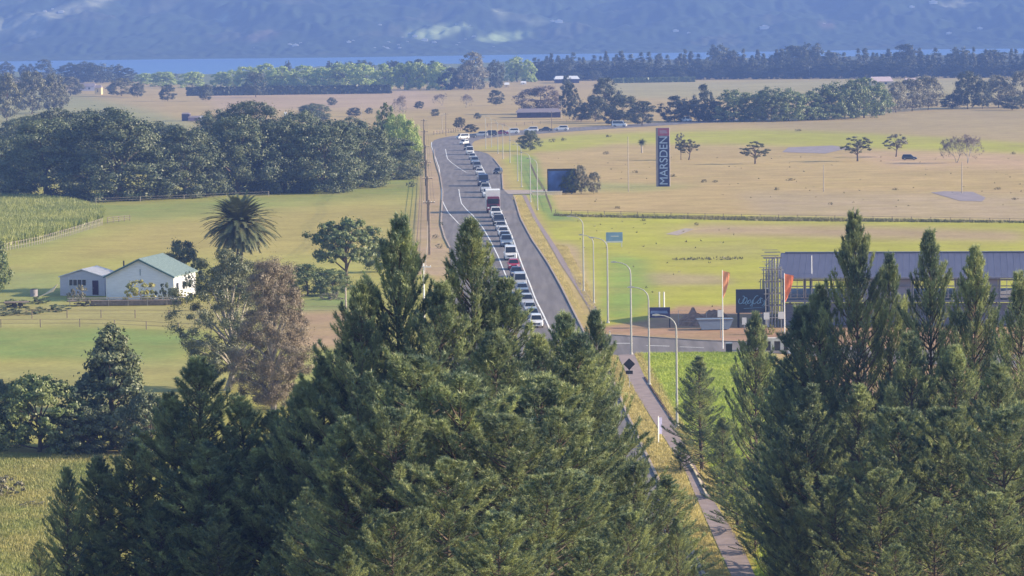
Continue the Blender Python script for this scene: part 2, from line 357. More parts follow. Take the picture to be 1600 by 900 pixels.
# ---------------------------------------------------------------- roads
def strip(name, L, Rr, mt, z, n=None, kind='structure'):
    """surface between two edge lines given as view points; both are resampled together"""
    def resamp(pts, k):
        w = [P(*q) for q in pts]; d = [0]
        for a, b in zip(w, w[1:]): d.append(d[-1] + (b - a).length)
        t = np.linspace(0, d[-1], k)
        return np.stack([np.interp(t, d, [q[i] for q in w]) for i in range(3)], -1)
    k = n or 60; A = resamp(L, k); B = resamp(Rr, k); V = []; F = []
    for i in range(k):
        for j in range(5):
            q = A[i] * (1 - j / 4) + B[i] * j / 4; V.append((q[0], q[1], z + float(terr(q[0], q[1]))))
    for i in range(k - 1):
        for j in range(4): F.append((i * 5 + j, i * 5 + j + 1, (i + 1) * 5 + j + 1, (i + 1) * 5 + j))
    mb = MB(); mb.add(V, F); o = mb.build(name, mt); o['kind'] = kind; return o
def polysheet(name, pts, mt, z, kind='structure'):
    from mathutils.geometry import tessellate_polygon
    w = [P(*q) for q in pts]; tri = tessellate_polygon([w]); mb = MB(); mb.add([(q.x, q.y, z) for q in w], tri)
    o = mb.build(name, mt); o['kind'] = kind; return o
def line(name, pts, width, mt, z, h=0.0, off=0.0):
    """a painted line or a kerb following view points; width in metres"""
    w = [P(*q) for q in pts]; V = []
    mb = MB(); n = len(w); L = []
    for i in range(n):
        t = (w[min(i + 1, n - 1)] - w[max(i - 1, 0)]); t.z = 0; t.normalize(); nn = Vector((t.y, -t.x, 0))
        L.append((w[i] + nn * (off - width / 2), w[i] + nn * (off + width / 2)))
    for a, b in L:
        zz = z + float(terr(a.x, a.y))
        V += [(a.x, a.y, zz + h), (b.x, b.y, zz + h)]
        if h: V += [(a.x, a.y, zz - 0.02), (b.x, b.y, zz - 0.02)]
    k = 4 if h else 2; F = []
    for i in range(n - 1):
        a = i * k; b = a + k; F.append((a, a + 1, b + 1, b))
        if h: F += [(a, b, b + 2, a + 2), (a + 1, a + 3, b + 3, b + 1)]
    mb.add(V, F); o = mb.build(name, mt); return o
M_asph = mat('asphalt', (0.185, 0.168, 0.165), 0.9, 0.2, 0.22, 0.9, stretch=(1, 0.05, 1))
M_path = mat('footpath_concrete', (0.31, 0.245, 0.23), 0.9, 0.2, 0.14, 0.8)
M_paint = mat('road_paint', (0.80, 0.79, 0.76), 0.6, 0.3, 0.1, 2)
M_kerb = mat('kerb_concrete', (0.40, 0.33, 0.27), 0.9, 0.2, 0.2, 1)
M_seal = mat('gravel_grey', (0.30, 0.26, 0.27), 0.95, 0.1, 0.15, 0.3)
WL = [(737.5, 233), (744, 244), (750.5, 256), (758.6, 272), (768.4, 298), (769.6, 302), (779, 321.6), (790.7, 348), (800, 369), (809, 395), (818, 420), (829, 447), (837, 469), (848, 490), (858, 512), (880, 560), (922, 655), (1000, 820), (1040, 905)]
KR = [(741, 235), (760, 238.5), (771.6, 247.7), (784.6, 264), (787, 298), (797, 300), (804, 307.5), (814, 341), (823, 358), (833, 376), (844, 392), (858, 413), (877.7, 448), (903, 498), (916, 523), (945, 560), (985, 655), (1040, 770), (1105, 905)]
KL = [(677, 232), (679, 250), (687, 275), (691, 300), (689, 330), (688, 351), (694, 372), (702, 388), (704, 402), (704, 430), (702, 470), (700, 520), (702, 600), (706, 700), (712, 800), (720, 905)]
def at_y(poly, ys):
    p_ = sorted(poly, key=lambda q: q[1]); return [(float(np.interp(y, [q[1] for q in p_], [q[0] for q in p_])), float(y)) for y in ys]
yy = list(np.geomspace(236, 905, 90))
strip('road', at_y(KL, yy), at_y(KR, yy), M_asph, 0.03, 110)
polysheet('road', [(700, 213.6), (688, 216), (679, 219), (673.5, 225), (674, 231), (677, 236), (741, 236), (737.5, 225), (742, 220.5), (754, 217), (786, 213), (851, 208.5), (900, 205), (975, 200), (1000, 198.4), (1000, 193.5), (960, 196), (900, 199), (835, 202.3), (786, 205), (745, 208), (724, 211)], M_asph, 0.045)
strip('road', [(1000, 193.5), (1100, 188.5), (1200, 184)], [(1000, 198.4), (1100, 192), (1200, 187)], M_asph, 0.05, 14)
strip('road', [(905, 519), (960, 525), (1040, 530), (1180, 536), (1400, 545), (1700, 560)], [(935, 558), (985, 553), (1060, 551), (1180, 550), (1400, 566), (1700, 582)], M_asph, 0.04, 40)
strip('footpath', at_y([(816, 305), (833, 341), (858, 381), (876, 413), (898, 446), (922, 485), (932, 515)], np.linspace(305, 515, 30)),
      at_y([(822, 305), (839, 341), (866, 381), (886, 413), (910, 446), (934, 485), (946, 520)], np.linspace(305, 515, 30)), M_path, 0.035, 40)
strip('footpath', at_y([(963, 551), (990, 608), (1018, 653), (1072, 738), (1083, 766), (1120, 850), (1145, 905)], np.linspace(551, 905, 30)),
      at_y([(990, 551), (1016, 608), (1048, 653), (1092, 738), (1110, 775), (1158, 850), (1182, 905)], np.linspace(551, 905, 30)), M_path, 0.035, 40)
strip('driveway', [(787, 297), (830, 297), (878, 296)], [(795, 304), (830, 303), (878, 302)], M_kerb, 0.05, 12)
polysheet('car_park', [(1222, 238), (1232, 230.5), (1300, 227.5), (1330, 231), (1290, 240)], M_seal, 0.05)
polysheet('gravel_pad', [(1455, 301), (1475, 299), (1520, 300), (1540, 309), (1535, 315), (1500, 314)], M_seal, 0.05)
polysheet('gravel_pad', [(1040, 366), (1070, 357), (1085, 358), (1060, 368)], M_kerb, 0.04)
def paint(name, pts, w=0.22, z=0.06):
    o = line(name, pts, w, M_paint, z); o['kind'] = 'structure'; return o
yw = list(np.geomspace(233, 900, 60))
paint('lane_line', at_y(WL, yw), 0.24)
paint('lane_line', [(696, 233), (697.5, 241), (699, 248), (705, 254)])
paint('lane_line', [(705, 254), (716, 262), (728, 269.5), (738, 271)])
paint('lane_line', [(717, 296), (718.5, 307), (721, 318), (729, 328), (739, 337), (755, 357), (766, 376), (778, 400), (790, 430), (806, 470)])
paint('lane_line', [(674.5, 222), (674, 228), (678, 240), (686, 262), (690, 290), (690, 312), (700, 332), (718, 351), (735, 372), (752, 400), (770, 440)])
for a, b in (((730, 404), (738, 404)), ((742, 430), (750, 430))): pass
paint('give_way_line', [(920, 546), (961, 543.5)], 0.5)
paint('centre_line', [(946, 537), (989, 537)], 0.5)
paint('centre_line', [(1010, 540.5), (1046, 541.5)], 0.4)
paint('centre_line', [(1062, 542.5), (1100, 544)], 0.3)
o = line('kerb', at_y(KR[6:], np.geomspace(308, 900, 60)), 0.25, M_kerb, 0.03, 0.14, 0.12); o['kind'] = 'structure'
o = line('kerb', at_y(KR[2:5], np.linspace(248, 297, 12)), 0.3, M_kerb, 0.03, 0.14, 0.15); o['kind'] = 'structure'
o = line('kerb', at_y(KL[:8], np.linspace(233, 388, 40)), 0.3, M_kerb, 0.03, 0.12, -0.15); o['kind'] = 'structure'
o = line('kerb', [(935, 523.5), (960, 524.5), (1040, 529.5), (1100, 533), (1180, 535.6)], 0.25, M_kerb, 0.03, 0.14); o['kind'] = 'structure'
o = line('kerb', [(1006, 590), (1020, 612), (1045, 650), (1060, 672)], 0.2, mat('timber_edge', (0.10, 0.06, 0.045), 0.9), 0.03, 0.10, -0.1); o['kind'] = 'structure'
M_cream = mat('cream_edging', (0.72, 0.60, 0.40), 0.8)
o = line('kerb', [(1084, 726), (1093, 740), (1104, 762), (1113, 780)], 0.18, M_cream, 0.03, 0.15, 0.35); o['kind'] = 'structure'
# ================================================================ TREE SHAPES
M_bark = mat('bark', (0.14, 0.11, 0.09), 0.95, 0.1, 0.3, 2.0)
M_palebark = mat('pale_bark', (0.36, 0.33, 0.30), 0.9, 0.1, 0.3, 2.0)
M_needle = leafmat('pine_needles', (0.095, 0.150, 0.100), (0.42, 0.47, 0.20), 0.40, 0.30, 0.15, 3.0)
M_dark = leafmat('dark_evergreen_leaves', (0.06, 0.09, 0.05), (0.165, 0.19, 0.095), 0.25, 0.2, 0.2, 2.5)
M_leaf = leafmat('broad_leaves', (0.10, 0.15, 0.05), (0.20, 0.235, 0.085), 0.5, 0.25, 0.2, 3.0)
M_willow = leafmat('willow_leaves', (0.28, 0.38, 0.09), (0.38, 0.45, 0.13), 0.3, 0.35, 0.15, 2.0)
M_far = leafmat('far_tree_leaves', (0.045, 0.060, 0.035), (0.085, 0.095, 0.050), 0.1, 0.15, 0.25, 0.5)
M_olive = leafmat('olive_leaves', (0.10, 0.11, 0.055), (0.18, 0.175, 0.09), 0.3, 0.2, 0.2, 2.0)
M_gum = leafmat('gum_leaves', (0.09, 0.115, 0.065), (0.22, 0.23, 0.13), 0.5, 0.2, 0.1, 3.0)
M_greyleaf = leafmat('grey_green_leaves', (0.15, 0.15, 0.10), (0.31, 0.285, 0.19), 0.7, 0.2, 0.1, 3.0)
M_dead = leafmat('dry_brown_leaves', (0.15, 0.125, 0.09), (0.27, 0.22, 0.15), 0.6, 0.2, 0.1, 3.0)
M_twig = leafmat('grey_twigs', (0.20, 0.16, 0.145), (0.26, 0.21, 0.18), 0.6, 0.1, 0.1, 3.0)
M_palm = leafmat('palm_leaflets', (0.10, 0.125, 0.06), (0.17, 0.185, 0.095), 0.5, 0.15, 0.1, 3.0)
M_maize = leafmat('maize_leaves', (0.20, 0.24, 0.06), (0.34, 0.36, 0.10), 0.08, 0.3, 0.1, 1.5)
M_yshrub = leafmat('yellow_green_leaves', (0.24, 0.26, 0.07), (0.42, 0.38, 0.12), 0.8, 0.3, 0.1, 3.0)
def unit(v): return v / np.maximum(np.linalg.norm(v, axis=-1, keepdims=True), 1e-9)
def blades(base, d, ln, wd, rs):
    """thin triangles from base along d"""
    r = unit(np.cross(d, unit(rs.normal(size=d.shape)))) * wd[:, None] / 2
    V = np.stack([base - r, base + r, base + d * ln[:, None]], 1).reshape(-1, 3)
    return V, np.arange(len(V)).reshape(-1, 3)
def tris_mesh(name, V, F, mt): return np_mesh(name, V, F, [mt])
def pine(seed, H=24.0, R=5.6, fluff=1.0, nb=15, low=0.08, step=0.62, tip=0.42):
    """radiata pine: a pointed leader, whorls of upswept branches, every shoot ending in a brush of needles"""
    rs = np.random.RandomState(seed); mb = MB()
    bend = rs.normal(size=2) * 0.35
    ax = lambda z: np.array([bend[0] * math.sin(z / H * 3), bend[1] * math.sin(z / H * 2.4), z])
    mb.tube([ax(z) for z in np.linspace(0, H * 0.97, 10)], list(np.linspace(0.30, 0.03, 10)), 7)
    TB = []; TD = []; TS = []; z = H * low; lop = rs.uniform(0, 6.28)
    while z < H * 0.985:
        u = z / H; dp = H - z; n = rs.randint(4, 6) if dp > 1.5 else 3
        rr = R * (1 - math.exp(-dp / 8.5)) + 0.10; ph = rs.uniform(0, 6.28); wig = 1 + 0.16 * math.sin(z * 1.9 + seed)
        for b in range(n):
            a = ph + b * 6.28 / n + rs.normal() * 0.25
            reach = rr * wig * rs.choice([0.55, 0.8, 0.95, 1.05, 1.25]) * rs.uniform(0.88, 1.1) * (1 + 0.12 * math.cos(a - lop))
            reach = min(reach, 0.10 + tip * dp)
            el0 = R_(12 + 34 * u + rs.normal() * 8); el1 = R_(min(76, 54 + 18 * u + rs.normal() * 10)); L = reach * 1.22
            m = max(4, int(L / 0.30)); p = ax(z); pts = [p]; ds = []
            for i in range(m):
                e = el0 + (el1 - el0) * (i / m) ** 1.6
                d = np.array([math.cos(a) * math.cos(e), math.sin(a) * math.cos(e), math.sin(e)]); p = p + d * L / m; pts.append(p); ds.append(d)
            ds.append(ds[-1])
            pp = pts[::2] if m > 5 else pts; mb.tube(pp, list(np.linspace(0.026 + 0.012 * L, 0.012, len(pp))), 4, cap=False)
            for i in range(1, m + 1):
                t = i / m
                if t < 0.42 and L > 1.5 and rs.rand() < 0.85: continue
                d = ds[i]; side = np.cross(d, [0, 0, 1]); side /= np.linalg.norm(side) + 1e-9
                TB.append(pts[i]); TD.append(d + np.array([0, 0, .2])); TS.append(1.0)
                sl = (0.35 + 0.55 * (1 - t)) * min(1.0, 0.4 + L / 4)
                for sg in (-1, 1):
                    if rs.rand() < 0.22: continue
                    dd = d * 0.7 + sg * side * rs.uniform(0.35, 0.95) + np.array([0, 0, rs.uniform(0.2, 0.9)]); dd /= np.linalg.norm(dd)
                    s2 = sl * rs.uniform(0.6, 1.35)
                    TB.append(pts[i] + dd * s2 * 0.5); TD.append(dd); TS.append(0.85)
                    TB.append(pts[i] + dd * s2); TD.append(dd + np.array([0, 0, 0.5])); TS.append(1.05)
            TB.append(pts[-1] + ds[-1] * 0.2); TD.append(ds[-1] + np.array([0, 0, .4])); TS.append(1.15)
        z += step * rs.uniform(0.7, 1.3) * (1 - 0.3 * u)
    for z in np.linspace(H * 0.95, H, 7): TB.append(ax(z)); TD.append(np.array([0, 0, 1.0])); TS.append(0.8)
    TB = np.array(TB); TD = unit(np.array(TD)); TS = np.array(TS) * fluff
    B = np.repeat(TB, nb, 0); D = np.repeat(TD, nb, 0); Sx = np.repeat(TS, nb)
    off = rs.uniform(0, 0.28, len(B))[:, None] * D
    D = unit(D * rs.uniform(0.5, 1.3, len(B))[:, None] + unit(rs.normal(size=B.shape)) * 0.72)
    ln = Sx * rs.uniform(0.20, 0.40, len(B)); wd = rs.uniform(0.035, 0.065, len(B)) * Sx
    V, F = blades(B + off, D, ln, wd, rs)
    return mb.mesh('pine_trunk', M_bark), tris_mesh('pine_crown', V, F, M_needle)
def leaves(c, nrm, size, rs, asp=0.6):
    n = len(c); q = unit(np.cross(nrm, unit(rs.normal(size=nrm.shape)))); r = np.cross(nrm, q)
    s = size * rs.uniform(0.6, 1.35, n)[:, None]
    V = np.stack([c - q * s * 0.5, c + r * s * asp * 0.5, c + q * s * 0.5, c - r * s * asp * 0.5], 1).reshape(-1, 3)
    return V, np.arange(len(V)).reshape(-1, 4)
def crown(seed, H, R, z0, shape, K, n, leaf, mt, trunk_r=0.3, limbs=10, name='crown', bark=None, flat=1.0, rc=0.20, inner=0.2, asp=0.7):
    """leaf clumps on an uneven envelope; limbs run to the clumps; shape: round, cone, column, umbrella, willow"""
    rs = np.random.RandomState(seed); hc_ = H - z0
    C = []; ph = rs.uniform(0, 6.28, 6)
    while len(C) < K:
        u = rs.rand() ** 0.9; a = rs.uniform(0, 6.28)
        if shape == 'cone': pr = (1 - u) ** 0.75 * (0.75 + 0.25 * min(1, u * 6))
        elif shape == 'column': pr = min(1, (1 - u) * 3.0) ** 0.6 * min(1, 0.45 + u * 3)
        elif shape == 'umbrella': pr = math.sqrt(max(0, 1 - u ** 2)) * (0.55 + 0.45 * min(1, u * 2.5))
        elif shape == 'full': pr = math.sqrt(max(0, 1 - (max(0, u - 0.38) / 0.62) ** 2)) * (0.78 + 0.22 * min(1, u / 0.3))
        elif shape == 'willow': pr = math.sqrt(max(0, 1 - max(0, (u - 0.45) / 0.55) ** 2)) * (0.85 + 0.15 * u)
        else: pr = math.sqrt(max(0, 1 - (2 * u - 0.85) ** 2 / 1.35))
        if rs.rand() > pr + 0.15: continue
        wob = 1 + 0.16 * math.sin(2 * a + ph[0] + 3 * u) + 0.13 * math.sin(3 * a + ph[1] - 5 * u) + 0.10 * math.sin(9 * u + ph[2])
        rr = R * pr * wob * (rs.uniform(0.72, 1.0) if rs.rand() > inner else rs.uniform(0.2, 0.7))
        C.append((rr * math.cos(a), rr * math.sin(a), z0 + hc_ * (u * 0.94 + 0.03)))
    C = np.array(C); per = n // K; rcl = rc * (R + hc_ / 2) / 1.6 * rs.uniform(0.6, 1.3, K)
    idx = np.repeat(np.arange(K), per); cen = np.array([0, 0, z0 + hc_ * 0.4])
    out = unit((C - cen) * np.array([1, 1, 0.8]))[idx]
    d = unit(rs.normal(size=(len(idx), 3)) + out * 0.8 + np.array([0, 0, 0.25]))
    pos = C[idx] + d * (rcl[idx] * rs.uniform(0.35, 1.05, len(idx)) * (1 + 0.5 * (rs.rand(len(idx)) < 0.12)))[:, None] * np.array([1, 1, 0.62 * flat])
    pos[:, 2] = np.maximum(pos[:, 2], 0.15)
    nr = unit(d + rs.normal(size=d.shape) * 0.38)
    if shape == 'willow': nr[:, 2] *= 0.3; nr = unit(nr)
    V, F = leaves(pos, nr, leaf, rs, asp)
    mb = MB(); zt_ = z0 + hc_ * (0.8 if shape in ('cone', 'column') else 0.45)
    w = rs.normal(size=2) * 0.03 * H
    ax = lambda t: np.array([w[0] * math.sin(t * 3), w[1] * math.sin(t * 2.2), t * zt_])
    mb.tube([ax(t) for t in np.linspace(0, 1, 7)], list(np.linspace(trunk_r, trunk_r * 0.25, 7)), 7)
    for c in C[rs.permutation(K)[:limbs]]:
        t = np.clip((c[2] * 0.62) / zt_, 0.12, 0.95) * rs.uniform(0.7, 1); a0 = ax(t); mid = (a0 + c) / 2 + np.array([0, 0, 0.06 * R])
        mb.tube([a0, mid, c], [trunk_r * 0.42, trunk_r * 0.25, trunk_r * 0.08], 5, cap=False)
    return mb.mesh('tree_trunk', bark or M_bark), np_mesh('tree_' + name, V, F, [mt])
def bare(seed, H, R, lv=5, mt=None, twigs=0):
    rs = np.random.RandomState(seed); mb = MB(); tips = []
    def grow(p, d, L, r, k):
        q = p + d * L; mb.tube([p, (p + q) / 2 + rs.normal(size=3) * L * 0.05, q], [r, r * 0.85, r * 0.65], 4, cap=False)
        if k == 0: tips.append((q, d)); return
        for _ in range(3 if k > 1 else 3):
            nd = d + rs.normal(size=3) * 0.48 + np.array([0, 0, 0.10]); nd[:2] *= R / H * 2.0; nd /= np.linalg.norm(nd)
            grow(q, nd, L * rs.uniform(0.66, 0.88), r * 0.62, k - 1)
    for _ in range(2): grow(np.array([rs.normal() * 0.2, rs.normal() * 0.2, 0.0]), unit(np.array([rs.normal() * 0.22, rs.normal() * 0.22, 1.0])), H * 0.27, H * 0.018, lv)
    B = np.repeat(np.array([t[0] for t in tips]), 7, 0); D = unit(np.repeat(np.array([t[1] for t in tips]), 7, 0) + rs.normal(size=B.shape) * 0.6)
    V, F = blades(B, D, H * rs.uniform(0.05, 0.11, len(B)), H * rs.uniform(0.005, 0.009, len(B)), rs)
    return mb.mesh('bare_limbs', mt or M_palebark), np_mesh('bare_twigs', V, F, [M_twig])
def put_tree(name, meshes, label, cat, loc, h, H0, w=1.0, group=None, rs=random, mt=None, parts=('trunk', 'crown'), rz=None):
    """one tree: an empty at the foot with its trunk and crown"""
    s = h / H0; r = thing(name, label, cat, loc, rs.uniform(0, 6.28) if rz is None else rz, group, (s * w, s * w, s))
    for pn, me in zip(parts, meshes):
        o = link(pn, me, r)
        if mt and pn == 'crown': o.material_slots[0].link = 'OBJECT'; o.material_slots[0].material = mt
    return r
rnd = random.Random(11)
# ---------------------------------------------------------------- pines in front
PINES = [pine(1, 24, 5.2), pine(2, 24, 4.7), pine(3, 24, 5.6), pine(4, 24, 5.0, 1.05), pine(5, 24, 5.8, 1.05), pine(6, 24, 5.3), pine(7, 24, 3.1, 0.95, 15, 0.05, 0.5), pine(8, 24, 3.5, 0.95, 15, 0.05, 0.5), pine(9, 24, 7.0, 1.3, 15, 0.05, 0.8, 1.5), pine(10, 24, 6.4, 1.35, 15, 0.05, 0.8, 1.1), pine(11, 24, 7.4, 1.25, 15, 0.05, 0.85, 1.8)]
def put_pine(tx, ty, D, label, w=1.0, v=None, group=None, s=None):
    t = PD(tx, ty, D); g = float(terr(t.x, t.y)); h = t.z - g
    v = rnd.randrange(6) if v is None else v
    f = 24.0 / h; ww = w * min(1.5, max(0.8, f ** 0.6))
    r = thing('pine_tree', label, 'pine tree', (t.x, t.y, g - 0.1), rnd.uniform(0, 6.28), group, (h / 24 * ww, h / 24 * ww, h / 24))
    link('trunk', PINES[v][0], r); link('crown', PINES[v][1], r); return r
GL = 'pines filling the foreground left of the footpath'; GR = 'pines filling the foreground right of the footpath'
LEFT = [
 (628, 336, 200, 'tall pine with the highest tip left of the road, in front of the grassy verge', 1.0, 0),
 (735, 343, 200, 'tall pine whose bushy tip stands in front of the left half of the road', 1.0, 3),
 (690, 440, 197, 'shorter pine wedged between the two tallest tips left of the road', 1.1, 1),
 (572, 440, 199, 'pine leaning its crown out just left of the highest left-hand tip', 1.1, 2),
 (790, 436, 200, 'pine whose tip hides the left side of the queue beside the dark blue car', 1.25, 7),
 (842, 522, 194, 'pine whose tip ends just under the front white SUV of the queue', 1.0, 4),
 (878, 488, 198, 'pine with its tip on the grey road right of the front of the queue', 1.0, 0),
 (930, 484, 205, 'pine with a feathery tip covering the corner of the side road', .75, 1),
 (905, 520, 196, 'low pine tip between the two road-edge tips near the side road', 1.2, 2),
 (915, 588, 196, 'pine bordering the yellow verge just below the side road', 0.8, 3),
 (770, 520, 184, 'green pine directly under the tip that hides the queue', 1.2, 4),
 (915, 676, 188, 'pine tip beside the last visible piece of the main road', 1.0, 5),
 (1062, 690, 300, 'small young pine standing alone on the verge against the bend of the footpath', 1.4, 0),
 (1036, 742, 182, 'slim pine hiding the kerb left of the narrow white sign board', 1.5, 7),
 (995, 722, 178, 'pine whose tip reaches towards the narrow white sign board on the footpath', .8, 2),
 (1055, 806, 172, 'pine at the footpath, second lowest on the right flank of the left stand', 0.7, 0),
 (1085, 880, 166, 'lowest pine at the bottom of the footpath, left side', 0.6, 3),
 (507, 560, 199, 'dark pine standing left of the tall pair, its crown on the pale field', 1.1, 1),
 (548, 515, 200, 'pine stepping down left from the two tallest tips', 1.1, 5),
 (476, 595, 200, 'small dark pine tip on the field beside the brown dry tree', 0.95, 0),
 (650, 560, 170, 'broad pine in the middle of the mass under the tallest tip', 1.2, 2),
 (718, 590, 168, 'pine in the middle of the mass under the bushy second tip', 1.2, 3),
 (850, 590, 178, 'sunlit pine in the middle of the mass below the front of the queue', 1.25, 4),
 (872, 642, 172, 'sunlit pine left of the last visible piece of road', 1.2, 0),
 (790, 650, 164, 'sunlit pine low in the centre of the picture', 1.25, 5),
 (615, 640, 164, 'near pine with a lit pointed tip, right of the deep shade', 1.0, 2),
 (540, 650, 165, 'near pine with an open rusty-brown core, at the edge of the deep shade', 1.05, 3),
 (905, 738, 160, 'near sunlit pine below the end of the visible road', 1.2, 4),
 (860, 740, 150, 'near sunlit pine under the centre of the stand', 1.25, 5),
 (700, 720, 142, 'near sunlit pine with yellowish sprays in the lower middle', 1.25, 0),
 (985, 800, 154, 'near pine in the lower right of the left stand, beside the path', .9, 2),
 (780, 800, 134, 'near pine at the bottom centre edge of the picture', 1.2, 4),
 (620, 800, 128, 'near pine at the bottom edge, left of centre', 1.1, 5),
 (920, 840, 138, 'near pine at the bottom edge, right of centre', 1.2, 1),
 (705, 870, 118, 'nearest pine, only its top showing at the bottom edge', 1.0, 3),
 (308, 558, 203, 'round-topped dark pine rising in front of the grey-brown tree', 1.35, 4),
 (262, 612, 203, 'dark pine beside the cone-shaped tree of the left field', 1.1, 0),
 (370, 620, 203, 'dark pine in shade under the brown dry tree', 1.2, 2),
 (425, 640, 203, 'dark pine in shade with a few lit sprays below the dry tree', 1.1, 5),
 (470, 655, 202, 'dark pine in shade directly left of the lit edge of the stand', 1.1, 1),
 (213, 690, 202, 'pine with a pale sunlit tip over the left deep shade', 1.2, 2),
 (150, 712, 202, 'pine with lit needles at the left end of the stand', 1.1, 0),
 (103, 728, 200, 'slim pine marking the left outline of the stand', 0.8, 1),
 (62, 842, 195, 'low pine at the lower left corner by the grass', 0.8, 5),
 (322, 690, 200, 'shaded rounded pine left of the middle of the dark mass', 1.2, 3),
 (405, 700, 200, 'shaded rounded pine right of the middle of the dark mass', 1.2, 4),
 (250, 780, 200, 'shaded pine low in the left dark mass', 1.2, 0),
 (345, 800, 196, 'shaded pine low in the middle of the dark mass', 1.2, 2),
 (480, 760, 190, 'shaded pine low at the right of the dark mass', 1.2, 1),
 (160, 830, 200, 'shaded pine near the lower left corner', 1.15, 4),
 (420, 860, 190, 'shaded pine at the bottom edge of the dark mass', 1.1, 5),
 (540, 850, 124, 'pine at the bottom edge where shade meets sun', 1.0, 0)]
for tx, ty, D, lb, w, v in LEFT: put_pine(tx, ty, D, lb, w * 0.85, 8 + v % 3 if (D < 180 and tx > 560 and tx < 1000 and ty < 860) else v, GL)
RIGHT = [
 (1333, 330, 238, 'tallest pine on the right, its pointed tip in front of the blue roof', 0.95, 0),
 (1452, 360, 236, 'second tallest right-hand pine, tip in front of the long blue roof', 0.88, 1),
 (1523, 386, 234, 'third of the right-hand pine tips, right of the second tallest', 0.85, 3),
 (1390, 396, 240, 'narrow pine tip between the tallest and second tallest on the right', 0.8, 5),
 (1592, 426, 230, 'pine tip cut by the right edge of the picture', 0.9, 2),
 (1282, 445, 240, 'pine shoulder left of the tallest right-hand tip', 0.8, 4),
 (1245, 478, 241, 'pine tip in front of the scaffolding foot', 1.4, 7),
 (1182, 488, 256, 'pine tip in front of the dark script billboard', .72, 3),
 (1226, 560, 246, 'small pine tip in front of the white concrete blocks', 1.1, 0),
 (1096, 556, 300, 'leftmost small pine of the right stand, alone on the bright grass', 1.15, 7),
 (1128, 652, 282, 'low dark pine beside the leftmost small one', 1.2, 7),
 (1152, 712, 264, 'dark pine in the left outline of the right stand, beside the footpath', 1.5, 0),
 (1180, 790, 252, 'dark pine low in the left outline of the right stand', 1.5, 3),
 (1210, 850, 244, 'dark pine at the bottom of the left outline of the right stand', 1.4, 5),
 (1420, 520, 226, 'pine crown between the tallest tips, half way down', 0.95, 2),
 (1490, 540, 226, 'pine crown under the third right-hand tip', 0.95, 4),
 (1560, 565, 222, 'pine crown under the tip at the picture edge', 0.95, 0),
 (1345, 600, 222, 'pine crown directly below the tallest right-hand tip', 1.0, 5),
 (1270, 600, 222, 'dark pine crown right of the strip of bright grass', 1.0, 2),
 (1235, 650, 222, 'dark shaded pine at the end of the strip of bright grass', 0.75, 3),
 (1225, 735, 222, 'dark shaded pine right of the footpath', 0.75, 0),
 (1400, 640, 210, 'shaded pine in the middle of the right stand', 1.0, 1),
 (1480, 640, 206, 'pine right of the middle of the right stand', 1.0, 4),
 (1575, 640, 200, 'sunlit pine by the right edge, half way down', 1.0, 5),
 (1300, 745, 200, 'olive pine with a lit rounded crown in the lower right stand', 1.0, 2),
 (1375, 735, 196, 'pine with a lit right flank in the lower right stand', 1.0, 3),
 (1245, 800, 200, 'shaded pine low in the right stand by the path', 0.75, 4),
 (1460, 780, 188, 'shaded pine low in the right stand', 1.05, 0),
 (1550, 770, 184, 'lit pine low by the right edge', 1.05, 1),
 (1290, 860, 180, 'pine at the bottom edge right of the path', 1.0, 5),
 (1400, 850, 176, 'pine at the bottom edge of the right stand, middle', 1.0, 2),
 (1510, 880, 168, 'pine at the bottom edge of the right stand, right', 1.0, 3),
 (1600, 850, 168, 'pine in the lower right corner', 1.0, 4),
 (1225, 880, 205, 'small pine at the bottom edge beside the path', 0.7, 1)]
for tx, ty, D, lb, w, v in RIGHT: put_pine(tx, ty, D, lb, w * (0.78 if ty < 440 else 0.9), 8 + v % 3 if (D < 212 and tx > 1260) else v, GR)
